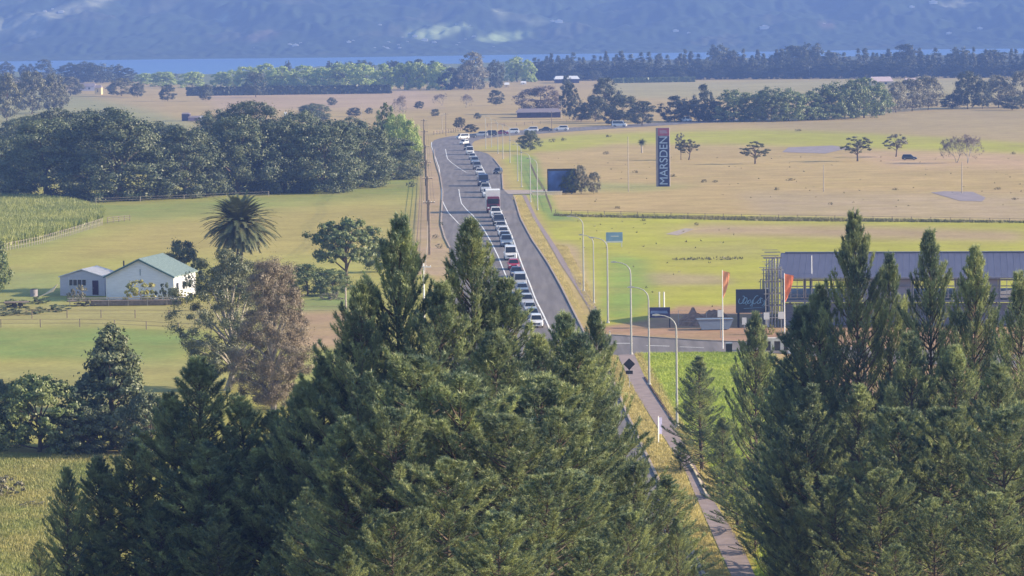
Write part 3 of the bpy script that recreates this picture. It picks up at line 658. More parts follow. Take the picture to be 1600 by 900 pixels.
# ---------------------------------------------------------------- middle-distance trees
BIG = [crown(20 + i, 20, 9.0, 0.0, 'full', 240, 34000, 0.46, M_dark, 0.6, 16, rc=0.17, flat=1.1) for i in range(4)]
def big(px, by, ty, wpx, label, mt=None, src=None, H0=20, R0=9.0, name='evergreen_tree', cat='tree', group=None, sd_=None):
    q = P(px, by); h = HT(px, by, ty); wm = wpx * mpp(px, by) / 2
    w = (wm / R0) / (h / H0); src = src or rnd.choice(BIG)
    return put_tree(name, src, label, cat, (q.x, q.y, -0.1), h, H0, w, group, rnd, mt)
GB = 'dark evergreens of the grove behind the farmhouse'
for px, by, ty, w, lb in [
 (40, 262, 183, 110, 'dark round evergreen at the far left of the grove behind the maize'),
 (100, 272, 170, 130, 'broad evergreen in the back row of the grove, left of its highest crowns'),
 (165, 268, 168, 150, 'broad evergreen forming the hump of the left half of the grove'),
 (10, 300, 215, 110, 'shaded evergreen at the picture edge in front of the grove'),
 (75, 311, 185, 150, 'big shaded evergreen behind the top of the maize field'),
 (180, 313, 175, 165, 'big lit evergreen standing over the corner of the maize field'),
 (250, 270, 190, 110, 'evergreen in the back row behind the dip of the grove'),
 (292, 308, 196, 125, 'lower evergreen in the dip between the two humps of the grove'),
 (372, 303, 180, 120, 'tall lit evergreen right of the dip, above the palm'),
 (395, 265, 158, 110, 'highest evergreen of the grove, in its back row above the palm'),
 (340, 262, 172, 90, 'evergreen behind the dip of the grove, left of the highest one'),
 (445, 300, 185, 120, 'shaded evergreen in the right half of the grove'),
 (470, 270, 172, 100, 'back row evergreen with a rounded top right of the highest one'),
 (510, 300, 188, 120, 'evergreen with pale leaf sprays near the right end of the grove'),
 (565, 292, 195, 110, 'evergreen close to the light green trees at the end of the grove'),
 (545, 262, 183, 80, 'small back row evergreen near the light green trees'),
 (615, 280, 215, 90, 'dark rounded evergreen at the right end of the grove near the road'),
 (490, 190, 162, 50, 'small dark domed tree behind the grove')]:
    big(px, by, ty, w, lb, group=GB)
RND = [crown(40 + i, 12, 5.5, 1.2, 'full', 110, 9000, 0.46, M_leaf, 0.22, 12, rc=0.21, flat=1.1) for i in range(3)]
COLM = [crown(50 + i, 14, 2.3, 0.5, 'column', 60, 3500, 0.5, M_leaf, 0.2, 10) for i in range(2)]
UMB = [crown(60 + i, 8, 4.8, 2.6, 'umbrella', 46, 3600, 0.42, M_olive, 0.28, 16, rc=0.14, flat=0.7) for i in range(3)]
CON = [crown(70 + i, 18, 5.0, 0.6, 'cone', 90, 6000, 0.55, M_dark, 0.35, 10) for i in range(3)]
FARR = [crown(80 + i, 20, 9.0, 0.0, 'full', 90, 7500, 0.85, M_far, 0.4, 6) for i in range(3)]
FARC = [crown(90 + i, 22, 5.2, 0.0, 'cone', 60, 3600, 0.85, M_far, 0.35, 4) for i in range(3)]
WIL = [crown(100 + i, 16, 8.0, 0.0, 'willow', 90, 7000, 0.85, M_willow, 0.4, 8) for i in range(3)]
SHR = [crown(110 + i, 3, 2.2, 0.1, 'round', 26, 900, 0.38, M_leaf, 0.08, 5) for i in range(3)]
BARE = [bare(120 + i, 9, 4.5) for i in range(3)]
def std(srcs, H0, R0, name, cat='tree'):
    def f(px, by, ty, wpx, label, mt=None, group=None, k=None):
        return big(px, by, ty, wpx, label, mt, srcs[k % len(srcs)] if k is not None else rnd.choice(srcs), H0, R0, name, cat, group)
    return f
rtree = std(RND, 12, 5.5, 'round_tree'); poplar = std(COLM, 14, 2.3, 'poplar_tree'); umb = std(UMB, 8, 4.8, 'spreading_tree')
conif = std(CON, 18, 5.0, 'conifer_tree'); farr = std(FARR, 20, 9.0, 'far_tree'); farc = std(FARC, 22, 5.2, 'far_conifer')
willow = std(WIL, 16, 8.0, 'willow_tree'); shrub = std(SHR, 3, 2.2, 'shrub', 'shrub'); baret = std(BARE, 9, 4.5, 'bare_tree')
G1 = 'light green trees at the road end of the grove'
rtree(622, 256, 180, 52, 'light green tree at the road end of the dark grove, behind the fence', M_willow, G1)
rtree(640, 262, 188, 40, 'light green tree nearest the roadside fence at the end of the grove', M_willow, G1)
poplar(602, 250, 158, 15, 'tallest narrow poplar rising from the end of the grove')
poplar(612, 250, 165, 13, 'second narrow poplar right beside the tallest one')
poplar(592, 245, 172, 11, 'short narrow poplar left of the tallest poplar')
# trees around the farmhouse
rtree(590, 425, 372, 50, 'small green tree tucked behind the rounded tree beside the road')
rtree(480, 462, 412, 70, 'wide green bush under the rounded tree right of the palm', k=2)
rtree(520, 462, 420, 55, 'green bush at the foot of the rounded tree')
rtree(440, 455, 415, 60, 'green bush between the palm and the rounded tree')
rtree(285, 450, 376, 60, 'small dark tree over the right end of the green farmhouse roof', M_dark, k=0)
rtree(-8, 460, 370, 44, 'leafy green tree cut by the left picture edge', M_leaf)
BT1 = crown(131, 17, 6.6, 1.0, 'full', 260, 60000, 0.27, M_gum, 0.5, 40, bark=M_palebark, rc=0.13, inner=0.35, asp=.45)
BT2 = crown(132, 17, 5.2, 0.4, 'full', 330, 95000, 0.27, M_dead, 0.45, 60, bark=M_palebark, rc=0.14, inner=0.45, asp=.25)
t = big(355, 610, 388, 150, 'large grey-green gum-like tree in front of the palm, left half of the pair', None, BT1, 17, 6.6, 'gum_tree')
t = big(428, 640, 398, 118, 'large half-dead tree with dry brown purplish foliage right of the grey-green tree', None, BT2, 17, 5.2, 'dry_tree')
CYP = crown(133, 14, 5.6, 0.4, 'cone', 230, 26000, 0.36, M_dark, 0.4, 20, rc=0.13)
big(178, 700, 500, 165, 'cone-shaped dark evergreen standing alone in the left field', None, CYP, 14, 5.6, 'conifer_tree')
RB = crown(134, 9, 5.6, 0.2, 'round', 160, 18000, 0.34, M_leaf, 0.3, 16, rc=0.15)
big(62, 706, 582, 150, 'rounded shrubby tree with yellowish top at the left edge of the field', M_leaf, RB, 9, 5.6, 'round_tree')
big(-10, 700, 590, 110, 'rounded dark tree cut by the left edge of the picture above the grass', M_dark, RB, 9, 5.6, 'round_tree')
big(135, 708, 630, 110, 'low dark bush at the foot of the cone-shaped evergreen', M_dark, RB, 9, 5.6, 'bush', 'bush')
big(235, 712, 610, 90, 'low dark bush right of the foot of the cone-shaped evergreen', M_dark, RB, 9, 5.6, 'bush', 'bush')
MSH = crown(135, 10.5, 5.2, 4.2, 'full', 130, 16000, 0.36, M_leaf, 0.35, 16, rc=0.16)
big(541, 448, 342, 102, 'rounded green tree with a bare trunk standing on the field right of the palm', M_leaf, MSH, 10.5, 5.2, 'round_tree')
# palm
def palm(label, px, by, cy_, wpx):
    q = P(px, by); hz_ = HT(px, by, cy_); Rr = wpx * mpp(px, by) / 2; rs = np.random.RandomState(9)
    r = thing('palm_tree', label, 'palm tree', (q.x, q.y, 0)); mb = MB()
    zs = np.linspace(0, hz_, 14); mb.tube([(0.1 * math.sin(z), 0, z) for z in zs], [0.62 - 0.12 * z / hz_ + 0.03 * (i % 2) for i, z in enumerate(zs)], 10)
    mb.tube([(0, 0, hz_ - 1.2), (0, 0, hz_ - 0.3), (0, 0, hz_ + 0.4)], [0.55, 0.95, 0.5], 10); mb.build('trunk', M_bark, r)
    V = []; F = []; mb = MB()
    for i in range(300):
        a = i * 2.39996 + rs.normal() * 0.1; f = i / 299; el = R_(88 - 150 * f ** 0.9 + rs.normal() * 4); L = Rr * (1.02 + 0.12 * rs.normal()) * (0.86 + 0.3 * math.sin(f * 3.1))
        p = np.array([0.25 * math.cos(a), 0.25 * math.sin(a), hz_ + 0.2]); pts = [p]; n = 14
        for k in range(n):
            e = el - R_(52) * (k / n) ** 1.6 * (1.0 if el > R_(-10) else 0.4)
            d = np.array([math.cos(a) * math.cos(e), math.sin(a) * math.cos(e), math.sin(e)]); p = p + d * L / n; pts.append(p)
            if k >= 2:
                sd2 = np.array([-math.sin(a), math.cos(a), 0]); up = np.cross(sd2, d)
                for j in range(3):
                    b = pts[-2] + d * L / n * j / 3; ll = 0.80 * math.sin(min(1, (k + 1) / n * 1.1) * 2.7) + 0.12
                    for s_ in (-1, 1):
                        tp = b + (sd2 * s_ * 0.75 + d * 0.65 - up * 0.15 + np.array([0, 0, -0.12])) * ll
                        nn = len(V); V += [b - d * 0.09, b + d * 0.09, tp]; F.append((nn, nn + 1, nn + 2))
        mb.tube(pts[::3], list(np.linspace(0.05, 0.012, len(pts[::3]))), 4, cap=False)
    link('fronds', np_mesh('palm_fronds', np.array(V), np.array(F), [M_palm]), r); mb.build('frond_stems', M_olive, r)
palm('tall date palm with a round crown of drooping fronds behind the grey-green tree', 376, 452, 350, 102)
# small trees of the right-hand field
umb(1180, 256, 221, 54, 'spreading flat-topped tree alone on the tan field right of the tall pylon sign', k=0)
umb(1076, 250, 216, 42, 'spreading tree just right of the tall pylon sign', k=1)
umb(1064, 250, 206, 22, 'thin half-bare tree between the pylon sign and the spreading tree', M_greyleaf, k=2)
umb(1340, 252, 212, 56, 'spreading tree right of the grey car park', k=2)
umb(1400, 245, 208, 44, 'spreading tree behind the lone dark car in the field', M_greyleaf, k=1)
baret(1494, 254, 210, 34, 'bare grey tree in the right field, left of a pair', k=0)
baret(1512, 255, 208, 44, 'bare grey tree in the right field, right of a pair', k=1)
rtree(828, 236, 204, 32, 'dark rounded bush on the bend beside the far road', M_dark, k=0)
for px, ty, lb in ((884, 274, 'young grey-green tree in front of the billboard'), (908, 258, 'young grey-green tree just right of the billboard'), (928, 268, 'smallest young tree right of the billboard'), (893, 264, 'young tree overlapping the right edge of the billboard')):
    rtree(px, 303, ty, 21, lb, M_greyleaf if px > 900 else M_dark)
# trees by the bend and behind the far road
for px, by, ty, w, lb in ((735, 207, 194, 22, 'dark bush behind the bend of the road'), (718, 201, 183, 16, 'small dark bush standing in the tan field behind the bend'),
   (775, 165, 140, 22, 'dark tree in the tan field right of the gum tree'), (746, 186, 176, 10, 'tiny bush in the far tan field'), (577, 178, 168, 12, 'small dark bush in the far tan field left of the road'),
   (553, 182, 168, 22, 'small dark tree behind the grove in the tan field'), (518, 165, 152, 14, 'small dark shrub far left in the tan field'), (655, 170, 158, 14, 'dark shrub in the middle of the far tan field'),
   (680, 182, 170, 14, 'dark shrub near the far power poles'), (262, 158, 132, 26, 'dark tree by the hedge left of the tan fields'), (215, 152, 130, 22, 'small dark tree left of the far hedge'),
   (400, 152, 112, 34, 'dark conical tree in front of the far hedge'), (322, 158, 132, 22, 'dark tree at the left end of the far hedge')):
    rtree(px, by, ty, w, lb, M_far)
baret(632, 184, 146, 26, 'bare brown tree in the far tan field', k=2); baret(690, 165, 145, 18, 'small bare tree in the far tan field', k=0); baret(728, 168, 146, 22, 'bare brownish tree near the far power poles', k=1)
rtree(845, 178, 134, 66, 'wide leafless brown tree over the low dark barn', M_twig, k=1)
for px, by, ty, w, lb in ((945, 178, 122, 44, 'tall dark tree left of the long far hedge of trees'), (930, 190, 150, 40, 'dark tree behind the far road left of the pylon'), (975, 192, 148, 50, 'dark bush clump behind the far road'),
   (1003, 196, 158, 44, 'dark tree directly left of the pylon sign top'), (890, 186, 130, 28, 'dark tree right of the low dark barn'), (908, 190, 165, 26, 'olive bush by the far road right of the barn'), (955, 196, 170, 24, 'low bush at the far road'), (885, 150, 118, 18, 'thin dark tree beside the white far shed')):
    rtree(px, by, ty, w, lb, M_far)
GH = 'trees of the shelter belt behind the pylon sign'
hedge = [(1055, 190, 150, 44), (1080, 190, 152, 40), (1100, 189, 132, 30), (1118, 190, 158, 40), (1146, 190, 140, 56), (1180, 189, 142, 52), (1205, 190, 135, 50), (1232, 189, 138, 54), (1262, 188, 142, 50), (1290, 187, 132, 56), (1320, 186, 124, 60), (1350, 184, 122, 62), (1375, 180, 130, 40)]
names_h = ['first', 'second', 'third', 'fourth', 'fifth', 'sixth', 'seventh', 'eighth', 'ninth', 'tenth', 'eleventh', 'twelfth', 'last']
for (px, by, ty, w), nm in zip(hedge, names_h):
    big(px, by, ty, w, f'{nm} dark tree of the far belt behind the pylon, counted from the pylon rightwards', M_leaf if px > 1140 else M_far, rnd.choice(FARR), 20, 9.0, 'belt_tree', 'tree', GH)
for px, by, ty, w, lb in ((1400, 176, 128, 34, 'grey tree right of the pink-roofed far house'), (1425, 174, 122, 40, 'grey-brown tree in the far right clump'), (1450, 172, 118, 44, 'grey tree in the middle of the far right clump'),
   (1488, 170, 148, 36, 'dark rounded bush at the far right field edge'), (1512, 170, 112, 40, 'tall bluish tree by the far right field edge'), (1535, 170, 125, 26, 'thin pale tree at the far right field edge'), (1560, 168, 118, 44, 'grey tree near the right picture edge behind the field'),
   (1582, 172, 150, 36, 'dark bush near the right picture edge'), (1600, 168, 108, 50, 'tall grey tree cut by the right picture edge')):
    rtree(px, by, ty, w, lb, M_greyleaf if 'grey' in lb else M_far)
# far shelter belts: individual trees, many of a kind
GS = 'conifers of the hazy far shelter belt on the right'
for i in range(80):
    px = 836 + i * 9.9 + rnd.uniform(-4, 4); by = 124 - (px - 840) * 0.006 + rnd.uniform(-5, 1.5); top = 88 - (px - 840) * 0.010 + rnd.uniform(-9, 6)
    farc(px, by, top, rnd.uniform(13, 22), 'dark conifer in the long hazy shelter belt before the water, right half', None, GS)
for i in range(40):
    px = 850 + i * 19.5 + rnd.uniform(-6, 6)
    farr(px, 126 - (px - 840) * 0.007, 96 + rnd.uniform(-5, 7), rnd.uniform(26, 40), 'dark rounded tree low in the long hazy shelter belt, right half', None, 'rounded trees of the hazy far shelter belt on the right')
for px, ty, w, lb in ((1122, 70, 40, 'tall dark tree rising above the far belt right of the pylon line'), (1140, 80, 44, 'broad tree beside the tall one of the far belt'), (1240, 72, 60, 'broad tallest tree of the far belt behind the tan field'), (1268, 68, 50, 'highest broad tree of the far belt'), (1212, 84, 40, 'tree left of the broad tallest ones in the far belt'),
   (1415, 70, 60, 'broad tree of the far belt above the pink-roofed house'), (1300, 82, 46, 'tree right of the highest broad one in the far belt'), (1500, 74, 40, 'pointed tree of the far belt near the right edge'), (1555, 78, 60, 'broad tree of the far belt near the right edge')):
    farr(px, 122 - (px - 840) * 0.006, ty, w, lb)
GW = 'bright green willows in front of the water'
wl_ = [(385, 138, 104, 40), (415, 138, 100, 48), (440, 138, 104, 44), (475, 138, 103, 52), (505, 138, 106, 46), (540, 138, 98, 56), (568, 139, 100, 48), (600, 140, 100, 34), (632, 140, 98, 36), (655, 140, 97, 34), (685, 140, 98, 34), (808, 128, 90, 36), (825, 128, 94, 26), (365, 136, 110, 30), (345, 136, 112, 30), (300, 137, 112, 40), (255, 135, 112, 44), (225, 132, 114, 30)]
for px, by, ty, w in wl_: willow(px, by, ty, w, 'bright green rounded tree in the row before the harbour water', M_willow, GW)
for px, by, ty, w, lb in ((18, 140, 120, 60, 'olive tree in the far left line'), (50, 178, 112, 56, 'tall gum with pale trunks in the far left field'), (84, 176, 116, 40, 'second tall gum with pale trunks in the far left field'), (110, 150, 120, 40, 'olive tree near the far left houses'), (10, 190, 115, 46, 'olive gum at the far left picture edge'), (190, 150, 122, 44, 'olive tree right of the yellow far house')):
    rtree(px, by, ty, w, lb, M_olive)
for px, by, ty, w in ((10, 125, 96, 26), (38, 125, 100, 18), (48, 125, 100, 16), (70, 126, 93, 32), (110, 128, 98, 40), (135, 128, 96, 50), (150, 130, 98, 44), (182, 128, 100, 26), (200, 128, 106, 30), (265, 126, 114, 26), (568, 130, 94, 34), (545, 130, 96, 34), (618, 132, 96, 30), (640, 132, 96, 34), (655, 132, 93, 34), (680, 132, 95, 34), (705, 140, 106, 40), (730, 138, 102, 40), (775, 138, 93, 28), (450, 128, 94, 10), (515, 128, 95, 12), (527, 128, 96, 12), (610, 128, 94, 20)):
    farr(px, by, ty, w, 'dark hazy tree in the far line between the left fields and the water', None, 'dark trees of the far line left of the road')
farr(740, 140, 82, 44, 'tall gum tree with an open crown above the far willows', M_greyleaf)
for px in (845, 862, 878, 900, 930, 1000, 1040, 1062): rtree(px, 126, 112 + rnd.uniform(-2, 3), 22, 'low dark bush in front of the long far shelter belt', M_far, 'low bushes before the far belt')
# trimmed hedges, far away
def hedge_box(label, pts, hpx, depth=5, mt=None):
    """clipped hedge: a dense block of leaves following two view points"""
    rs = np.random.RandomState(len(label)); a = P(*pts[0]); b = P(*pts[1]); h = hpx * mpp(*pts[0]); n = 6000
    t = rs.rand(n); top = rs.rand(n) < 0.35
    pos = np.stack([a.x + (b.x - a.x) * t, a.y + (b.y - a.y) * t, np.where(top, h, rs.rand(n) * h)], -1); pos[:, 1] += np.where(top, rs.uniform(0, depth, n), rs.choice([0, depth], n)); pos += rs.normal(size=pos.shape) * 0.25
    nr = unit(np.where(top[:, None], np.array([0, 0, 1.0]), np.array([0, -1.0, 0])) + rs.normal(size=pos.shape) * 0.4)
    V, F = leaves(pos, nr, 2.2, rs, 0.8); o = link('hedge', np_mesh('hedge', V, F, [mt or M_far])); return tag(o, label, 'hedge')
hedge_box('long dark clipped hedge in the far distance before the willows', [(292, 150), (610, 146)], 12)
hedge_box('low green clipped hedge before the far shelter belt right of the road', [(960, 130), (1085, 128)], 6, mt=M_leaf)
# ================================================================ THINGS
def paintmat(name, c, rough=0.35): return mat(name, c, rough, 0.5, 0.04, 0.7, coat=0.6)
M_glass = mat('vehicle_glass', (0.02, 0.025, 0.035), 0.12, 0.6, 0.1, 1)
M_tyre = mat('tyre_rubber', (0.02, 0.02, 0.022), 0.9, 0.2)
M_rim = mat('wheel_rim', (0.45, 0.45, 0.47), 0.4, 0.5, 0.1, 3, 0.6)
M_lampw = mat('headlight_lens', (0.85, 0.85, 0.85), 0.15, 0.7)
M_grille = mat('grille_black', (0.03, 0.03, 0.035), 0.5)
M_plate = mat('number_plate', (0.75, 0.75, 0.72), 0.5)
M_galv = mat('galvanised_steel', (0.42, 0.42, 0.41), 0.5, 0.4, 0.1, 2, 0.3)
M_white = mat('white_paint', (0.80, 0.79, 0.77), 0.5, 0.4, 0.06, 2)
M_wood = mat('weathered_timber', (0.22, 0.18, 0.15), 0.9, 0.1, 0.25, 3)
M_pwood = mat('pale_timber', (0.42, 0.37, 0.31), 0.9, 0.1, 0.2, 3)
M_black = mat('dark_fitting', (0.03, 0.03, 0.035), 0.6)
CARC = {'white': (0.78, 0.78, 0.79), 'silver': (0.45, 0.46, 0.49), 'grey': (0.16, 0.17, 0.19), 'dark': (0.035, 0.04, 0.055), 'navy': (0.03, 0.05, 0.12), 'blue': (0.06, 0.12, 0.30), 'red': (0.42, 0.02, 0.05), 'maroon': (0.20, 0.02, 0.06), 'bluegrey': (0.18, 0.24, 0.34)}
CARM = {k: paintmat('car_paint_' + k, v) for k, v in CARC.items()}
def wheel(parent, x, y, r, w):
    sg = 1 if x > 0 else -1
    mb = MB(); mb.tube([(x - w / 2, y, r), (x - w * 0.42, y, r), (x + w * 0.42, y, r), (x + w / 2, y, r)], [r * 0.86, r, r, r * 0.86], 14); t = mb.build('wheel', M_tyre, parent)
    mb = MB(); mb.tube([(x + sg * w * 0.44, y, r), (x + sg * (w / 2 + 0.012), y, r)], r * 0.60, 10); mb.build('rim', M_rim, t)
CACHE = {}
DIM = {'hatch': (4.0, 1.72, 1.50), 'sedan': (4.6, 1.80, 1.45), 'suv': (4.6, 1.88, 1.72), 'van': (4.9, 1.92, 2.05), 'ute': (5.1, 1.88, 1.80)}
def car_proto(kind):
    """side profile swept across the width with a narrowing cabin; front faces -y"""
    L, Wd, Hh = DIM[kind]; r = 0.33 if kind in ('hatch', 'sedan') else 0.37; h = L / 2; w = Wd / 2
    root = link(kind + '_prototype', None); belt = {'hatch': 0.92, 'sedan': 0.90, 'suv': 1.05, 'van': 1.12, 'ute': 1.06}[kind]
    # stations along y: (y, bottom z, bonnet/belt z, half width)
    if kind == 'van': fr = [(-h, .35, .80, .86), (-h + .12, .25, .98, .96), (-h + .75, .22, 1.12, 1), (h - .1, .25, 1.12, 1), (h, .35, 1.05, .95)]
    else: fr = [(-h, .38, .62, .82), (-h + .13, .24, .78, .94), (-h + .5, .20, belt - .12, 1), (-h + L * .27, .20, belt, 1), (h - .35, .22, belt, 1), (h - .08, .28, belt - .03, .96), (h, .42, belt - .2, .88)]
    mb = MB(); V = []; F = []
    for y, zb, zt2, k in fr:
        V += [(-w * k * .94, y, zb), (-w * k, y, zb + (zt2 - zb) * .45), (-w * k * .96, y, zt2 - .05), (-w * k * .86, y, zt2), (w * k * .86, y, zt2), (w * k * .96, y, zt2 - .05), (w * k, y, zb + (zt2 - zb) * .45), (w * k * .94, y, zb)]
    n = len(fr)
    for i in range(n - 1):
        for j in range(8): F.append((i * 8 + j, i * 8 + (j + 1) % 8, (i + 1) * 8 + (j + 1) % 8, (i + 1) * 8 + j))
    F += [tuple(range(8)), tuple((n - 1) * 8 + j for j in range(7, -1, -1))]; mb.add(V, F)
    # cabin: bottom rectangle at the belt, roof narrower and shorter
    yb0, yb1, yr0, yr1 = {'hatch': (-h + L * .26, h - .10, -h + L * .44, h - .42), 'sedan': (-h + L * .27, h - .75, -h + L * .43, h - 1.45), 'suv': (-h + L * .25, h - .06, -h + L * .40, h - .35),
                          'van': (-h + .55, h - .04, -h + 1.15, h - .14), 'ute': (-h + L * .27, -h + L * .66, -h + L * .38, -h + L * .62)}[kind]
    bz = belt - .02 if kind != 'van' else 1.10; wr = w * (.74 if kind != 'van' else .84); wb = w * .93
    bl = [(-wb, yb0, bz), (wb, yb0, bz), (wb, yb1, bz), (-wb, yb1, bz)]; rf = [(-wr, yr0, Hh - .05), (wr, yr0, Hh - .05), (wr, yr1, Hh - .05), (-wr, yr1, Hh - .05)]
    r2 = [(-wr * .9, yr0 + .12, Hh), (wr * .9, yr0 + .12, Hh), (wr * .9, yr1 - .12, Hh), (-wr * .9, yr1 - .12, Hh)]
    mb.add(bl + rf + r2, [(0, 1, 5, 4), (1, 2, 6, 5), (2, 3, 7, 6), (3, 0, 4, 7), (4, 5, 9, 8), (5, 6, 10, 9), (6, 7, 11, 10), (7, 4, 8, 11), (8, 9, 10, 11), (3, 2, 1, 0)])
    if kind == 'ute':   # tray
        mb.box((0, h - L * .165, belt + .10), (Wd * .96, L * .32, .05)); mb.box((-w * .95, h - L * .165, belt + .03), (.06, L * .33, .22)); mb.box((w * .95, h - L * .165, belt + .03), (.06, L * .33, .22)); mb.box((0, h - .03, belt + .03), (Wd * .9, .05, .22))
    for s in (-1, 1): mb.box((s * (w + .09), yb0 + .12, bz + .09), (.18, .1, .13))
    mb.build('body', CARM['white'], root)
    def pane(name, a, b, c, d, ins=.10, out=.012):
        a, b, c, d = map(Vector, (a, b, c, d)); ce = (a + b + c + d) / 4; nn = (b - a).cross(d - a).normalized()
        if nn.dot(ce - Vector((0, (yb0 + yb1) / 2, bz))) < 0: nn = -nn
        q = [ce + (v - ce) * (1 - ins) + nn * out for v in (a, b, c, d)]; q2 = [v - nn * (out * .8) for v in q]
        m2 = MB(); m2.add(q + q2, [(0, 1, 2, 3), (7, 6, 5, 4), (0, 4, 5, 1), (1, 5, 6, 2), (2, 6, 7, 3), (3, 7, 4, 0)]); m2.build(name, M_glass, root)
    pane('windscreen', bl[0], bl[1], rf[1], rf[0]); pane('rear_window', bl[2], bl[3], rf[3], rf[2], .14)
    pane('side_window', bl[1], bl[2], rf[2], rf[1], .14); pane('side_window', bl[3], bl[0], rf[0], rf[3], .14)
    for x in (-1, 1):
        for y in (-h + L * .19, h - L * .20): wheel(root, x * (w - .10), y, r, .22)
        m2 = MB(); m2.box((x * w * .68, -h + .05, .72 if kind != 'van' else .84), (.34, .14, .15)); m2.build('headlight', M_lampw, root)
    m2 = MB(); m2.box((0, -h + .03, .58 if kind != 'van' else .66), (Wd * .52, .12, .22)); m2.build('grille', M_grille, root)
    m2 = MB(); m2.box((0, -h - .03, .42), (.36, .02, .12)); m2.build('number_plate', M_plate, root)
    return root
def truck_proto(bus=False):
    root = link('truck_prototype', None); mb = MB()
    mb.prism_y([(-1.1, .55), (-1.12, 1.5), (-1.0, 2.75), (-.9, 2.85), (.9, 2.85), (1.0, 2.75), (1.12, 1.5), (1.1, .55)], -3.6, -1.9); mb.build('cab', CARM['maroon'], root)
    mb = MB(); mb.box((0, -3.62, 2.05), (1.9, .05, .85)); mb.build('windscreen', M_glass, root)
    for s in (-1, 1):
        mb = MB(); mb.box((s * 1.085, -2.8, 2.0), (.06, .9, .65)); mb.build('side_window', M_glass, root)
        mb = MB(); mb.box((s * .85, -3.63, .95), (.32, .06, .22)); mb.build('headlight', M_lampw, root)
        for y in (-2.8, 2.2): wheel(root, s * .95, y, .48, .28)
    mb = MB(); mb.box((0, -3.63, 1.25), (1.2, .05, .45)); mb.build('grille', M_grille, root)
    mb = MB(); mb.box((0, .95, 2.35), (2.45, 5.4, 3.0)); mb.build('cargo_box', M_white, root)
    mb = MB(); mb.box((0, .6, .75), (1.4, 5.8, .2)); mb.build('chassis', M_black, root)
    return root
PROT = {}
def make_vehicle(kind, colour, label, cat, loc, rz, group=None, name=None, sc=1.0):
    src = PROT.get(kind)
    if src is None: src = PROT[kind] = (truck_proto() if kind == 'truck' else car_proto(kind))
    name = name or {'hatch': 'hatchback', 'sedan': 'sedan_car', 'suv': 'suv', 'van': 'van', 'ute': 'pickup_truck', 'truck': 'box_truck'}[kind]
    r = thing(name, label, cat, loc, rz, group, sc)
    def cp(o, par):
        c = o.copy(); COL.objects.link(c); c.parent = par; c.name = o.name.split('.')[0]
        if c.name.startswith(('body', 'cab')) and not c.name.startswith('cargo'): c.material_slots[0].link = 'OBJECT'; c.material_slots[0].material = CARM[colour]
        for k in list(o.children): cp(k, c)
    for ch in list(src.children): cp(ch, r)
    return r
GQ = 'vehicles of the long queue on the road'
Q = [  # row of the front bumper, kind, colour, label
 (513, 'suv', 'white', 'white SUV, the nearest vehicle of the queue, half framed by pine tips'),
 (500, 'hatch', 'bluegrey', 'blue-grey hatchback directly behind the nearest white SUV'),
 (490, 'sedan', 'silver', 'silver sedan second behind the nearest white SUV'),
 (480, 'suv', 'silver', 'silver SUV third behind the nearest white one, its left half behind pine needles'),
 (470, 'hatch', 'dark', 'dark hatchback fourth behind the nearest white SUV'),
 (460, 'sedan', 'bluegrey', 'blue-grey sedan peeking past the pines, fifth behind the nearest white SUV'),
 (450, 'van', 'silver', 'pale van peeking past the pines just before the gap in the queue'),
 (434, 'sedan', 'navy', 'dark blue sedan with bright headlight directly in front of the red hatchback'),
 (422, 'hatch', 'red', 'red hatchback, the only red car of the queue'),
 (407, 'van', 'white', 'tall white van directly behind the red hatchback'),
 (386, 'ute', 'bluegrey', 'blue-grey pickup behind the tall white van'),
 (378, 'hatch', 'dark', 'dark hatchback tucked directly behind the blue-grey pickup'),
 (370, 'hatch', 'white', 'white hatchback second behind the blue-grey pickup'),
 (361, 'sedan', 'silver', 'silver sedan just ahead of the dark SUV in the middle of the queue'),
 (353, 'suv', 'dark', 'dark SUV in the middle of the queue between white cars'),
 (346.5, 'hatch', 'white', 'white hatchback behind the dark SUV in the middle of the queue'),
 (340.5, 'suv', 'white', 'white SUV directly in front of the box truck with the maroon cab'),
 (333, 'truck', 'maroon', 'box truck with a white cargo box and maroon cab in the queue'),
 (309, 'suv', 'white', 'white SUV directly behind the box truck'),
 (301, 'ute', 'silver', 'silver pickup second behind the box truck'),
 (291, 'van', 'navy', 'large dark navy van in the far half of the queue'),
 (283, 'suv', 'silver', 'silver SUV directly behind the large navy van'),
 (274, 'hatch', 'white', 'white hatchback second behind the large navy van'),
 (265, 'suv', 'grey', 'dark grey SUV third behind the large navy van'),
 (257, 'suv', 'bluegrey', 'blue-grey SUV fourth behind the large navy van'),
 (249.5, 'hatch', 'silver', 'silver hatchback fifth behind the large navy van'),
 (242, 'van', 'white', 'white van coming out of the bend at the head of the straight'),
 (235, 'suv', 'dark', 'dark SUV on the bend right behind the white van')]
wld = sorted(WL, key=lambda q: q[1])
def qpos(y):
    x = float(np.interp(y, [q[1] for q in wld], [q[0] for q in wld])); a = P(x, y); x2 = float(np.interp(y - 8, [q[1] for q in wld], [q[0] for q in wld])); b = P(x2, y - 8)
    t = (b - a); t.z = 0; t.normalize(); return a, t
for y, k, c, lb in Q:
    a, t = qpos(y); nn = Vector((-t.y, t.x, 0)); L = DIM.get(k, (7.2,))[0]; p = a + t * (L / 2) + nn * (1.75 if k != 'truck' else 1.9)
    make_vehicle(k, c, lb, 'truck' if k == 'truck' else ('van' if k == 'van' else 'car'), (p.x, p.y, 0.06), math.atan2(t.y, t.x) - math.pi / 2 + rnd.uniform(-.02, .02), GQ, sc=1.0 + .32 * min(1, max(0, (500 - y) / 150)) + (.18 if k == 'van' and c == 'navy' else 0))
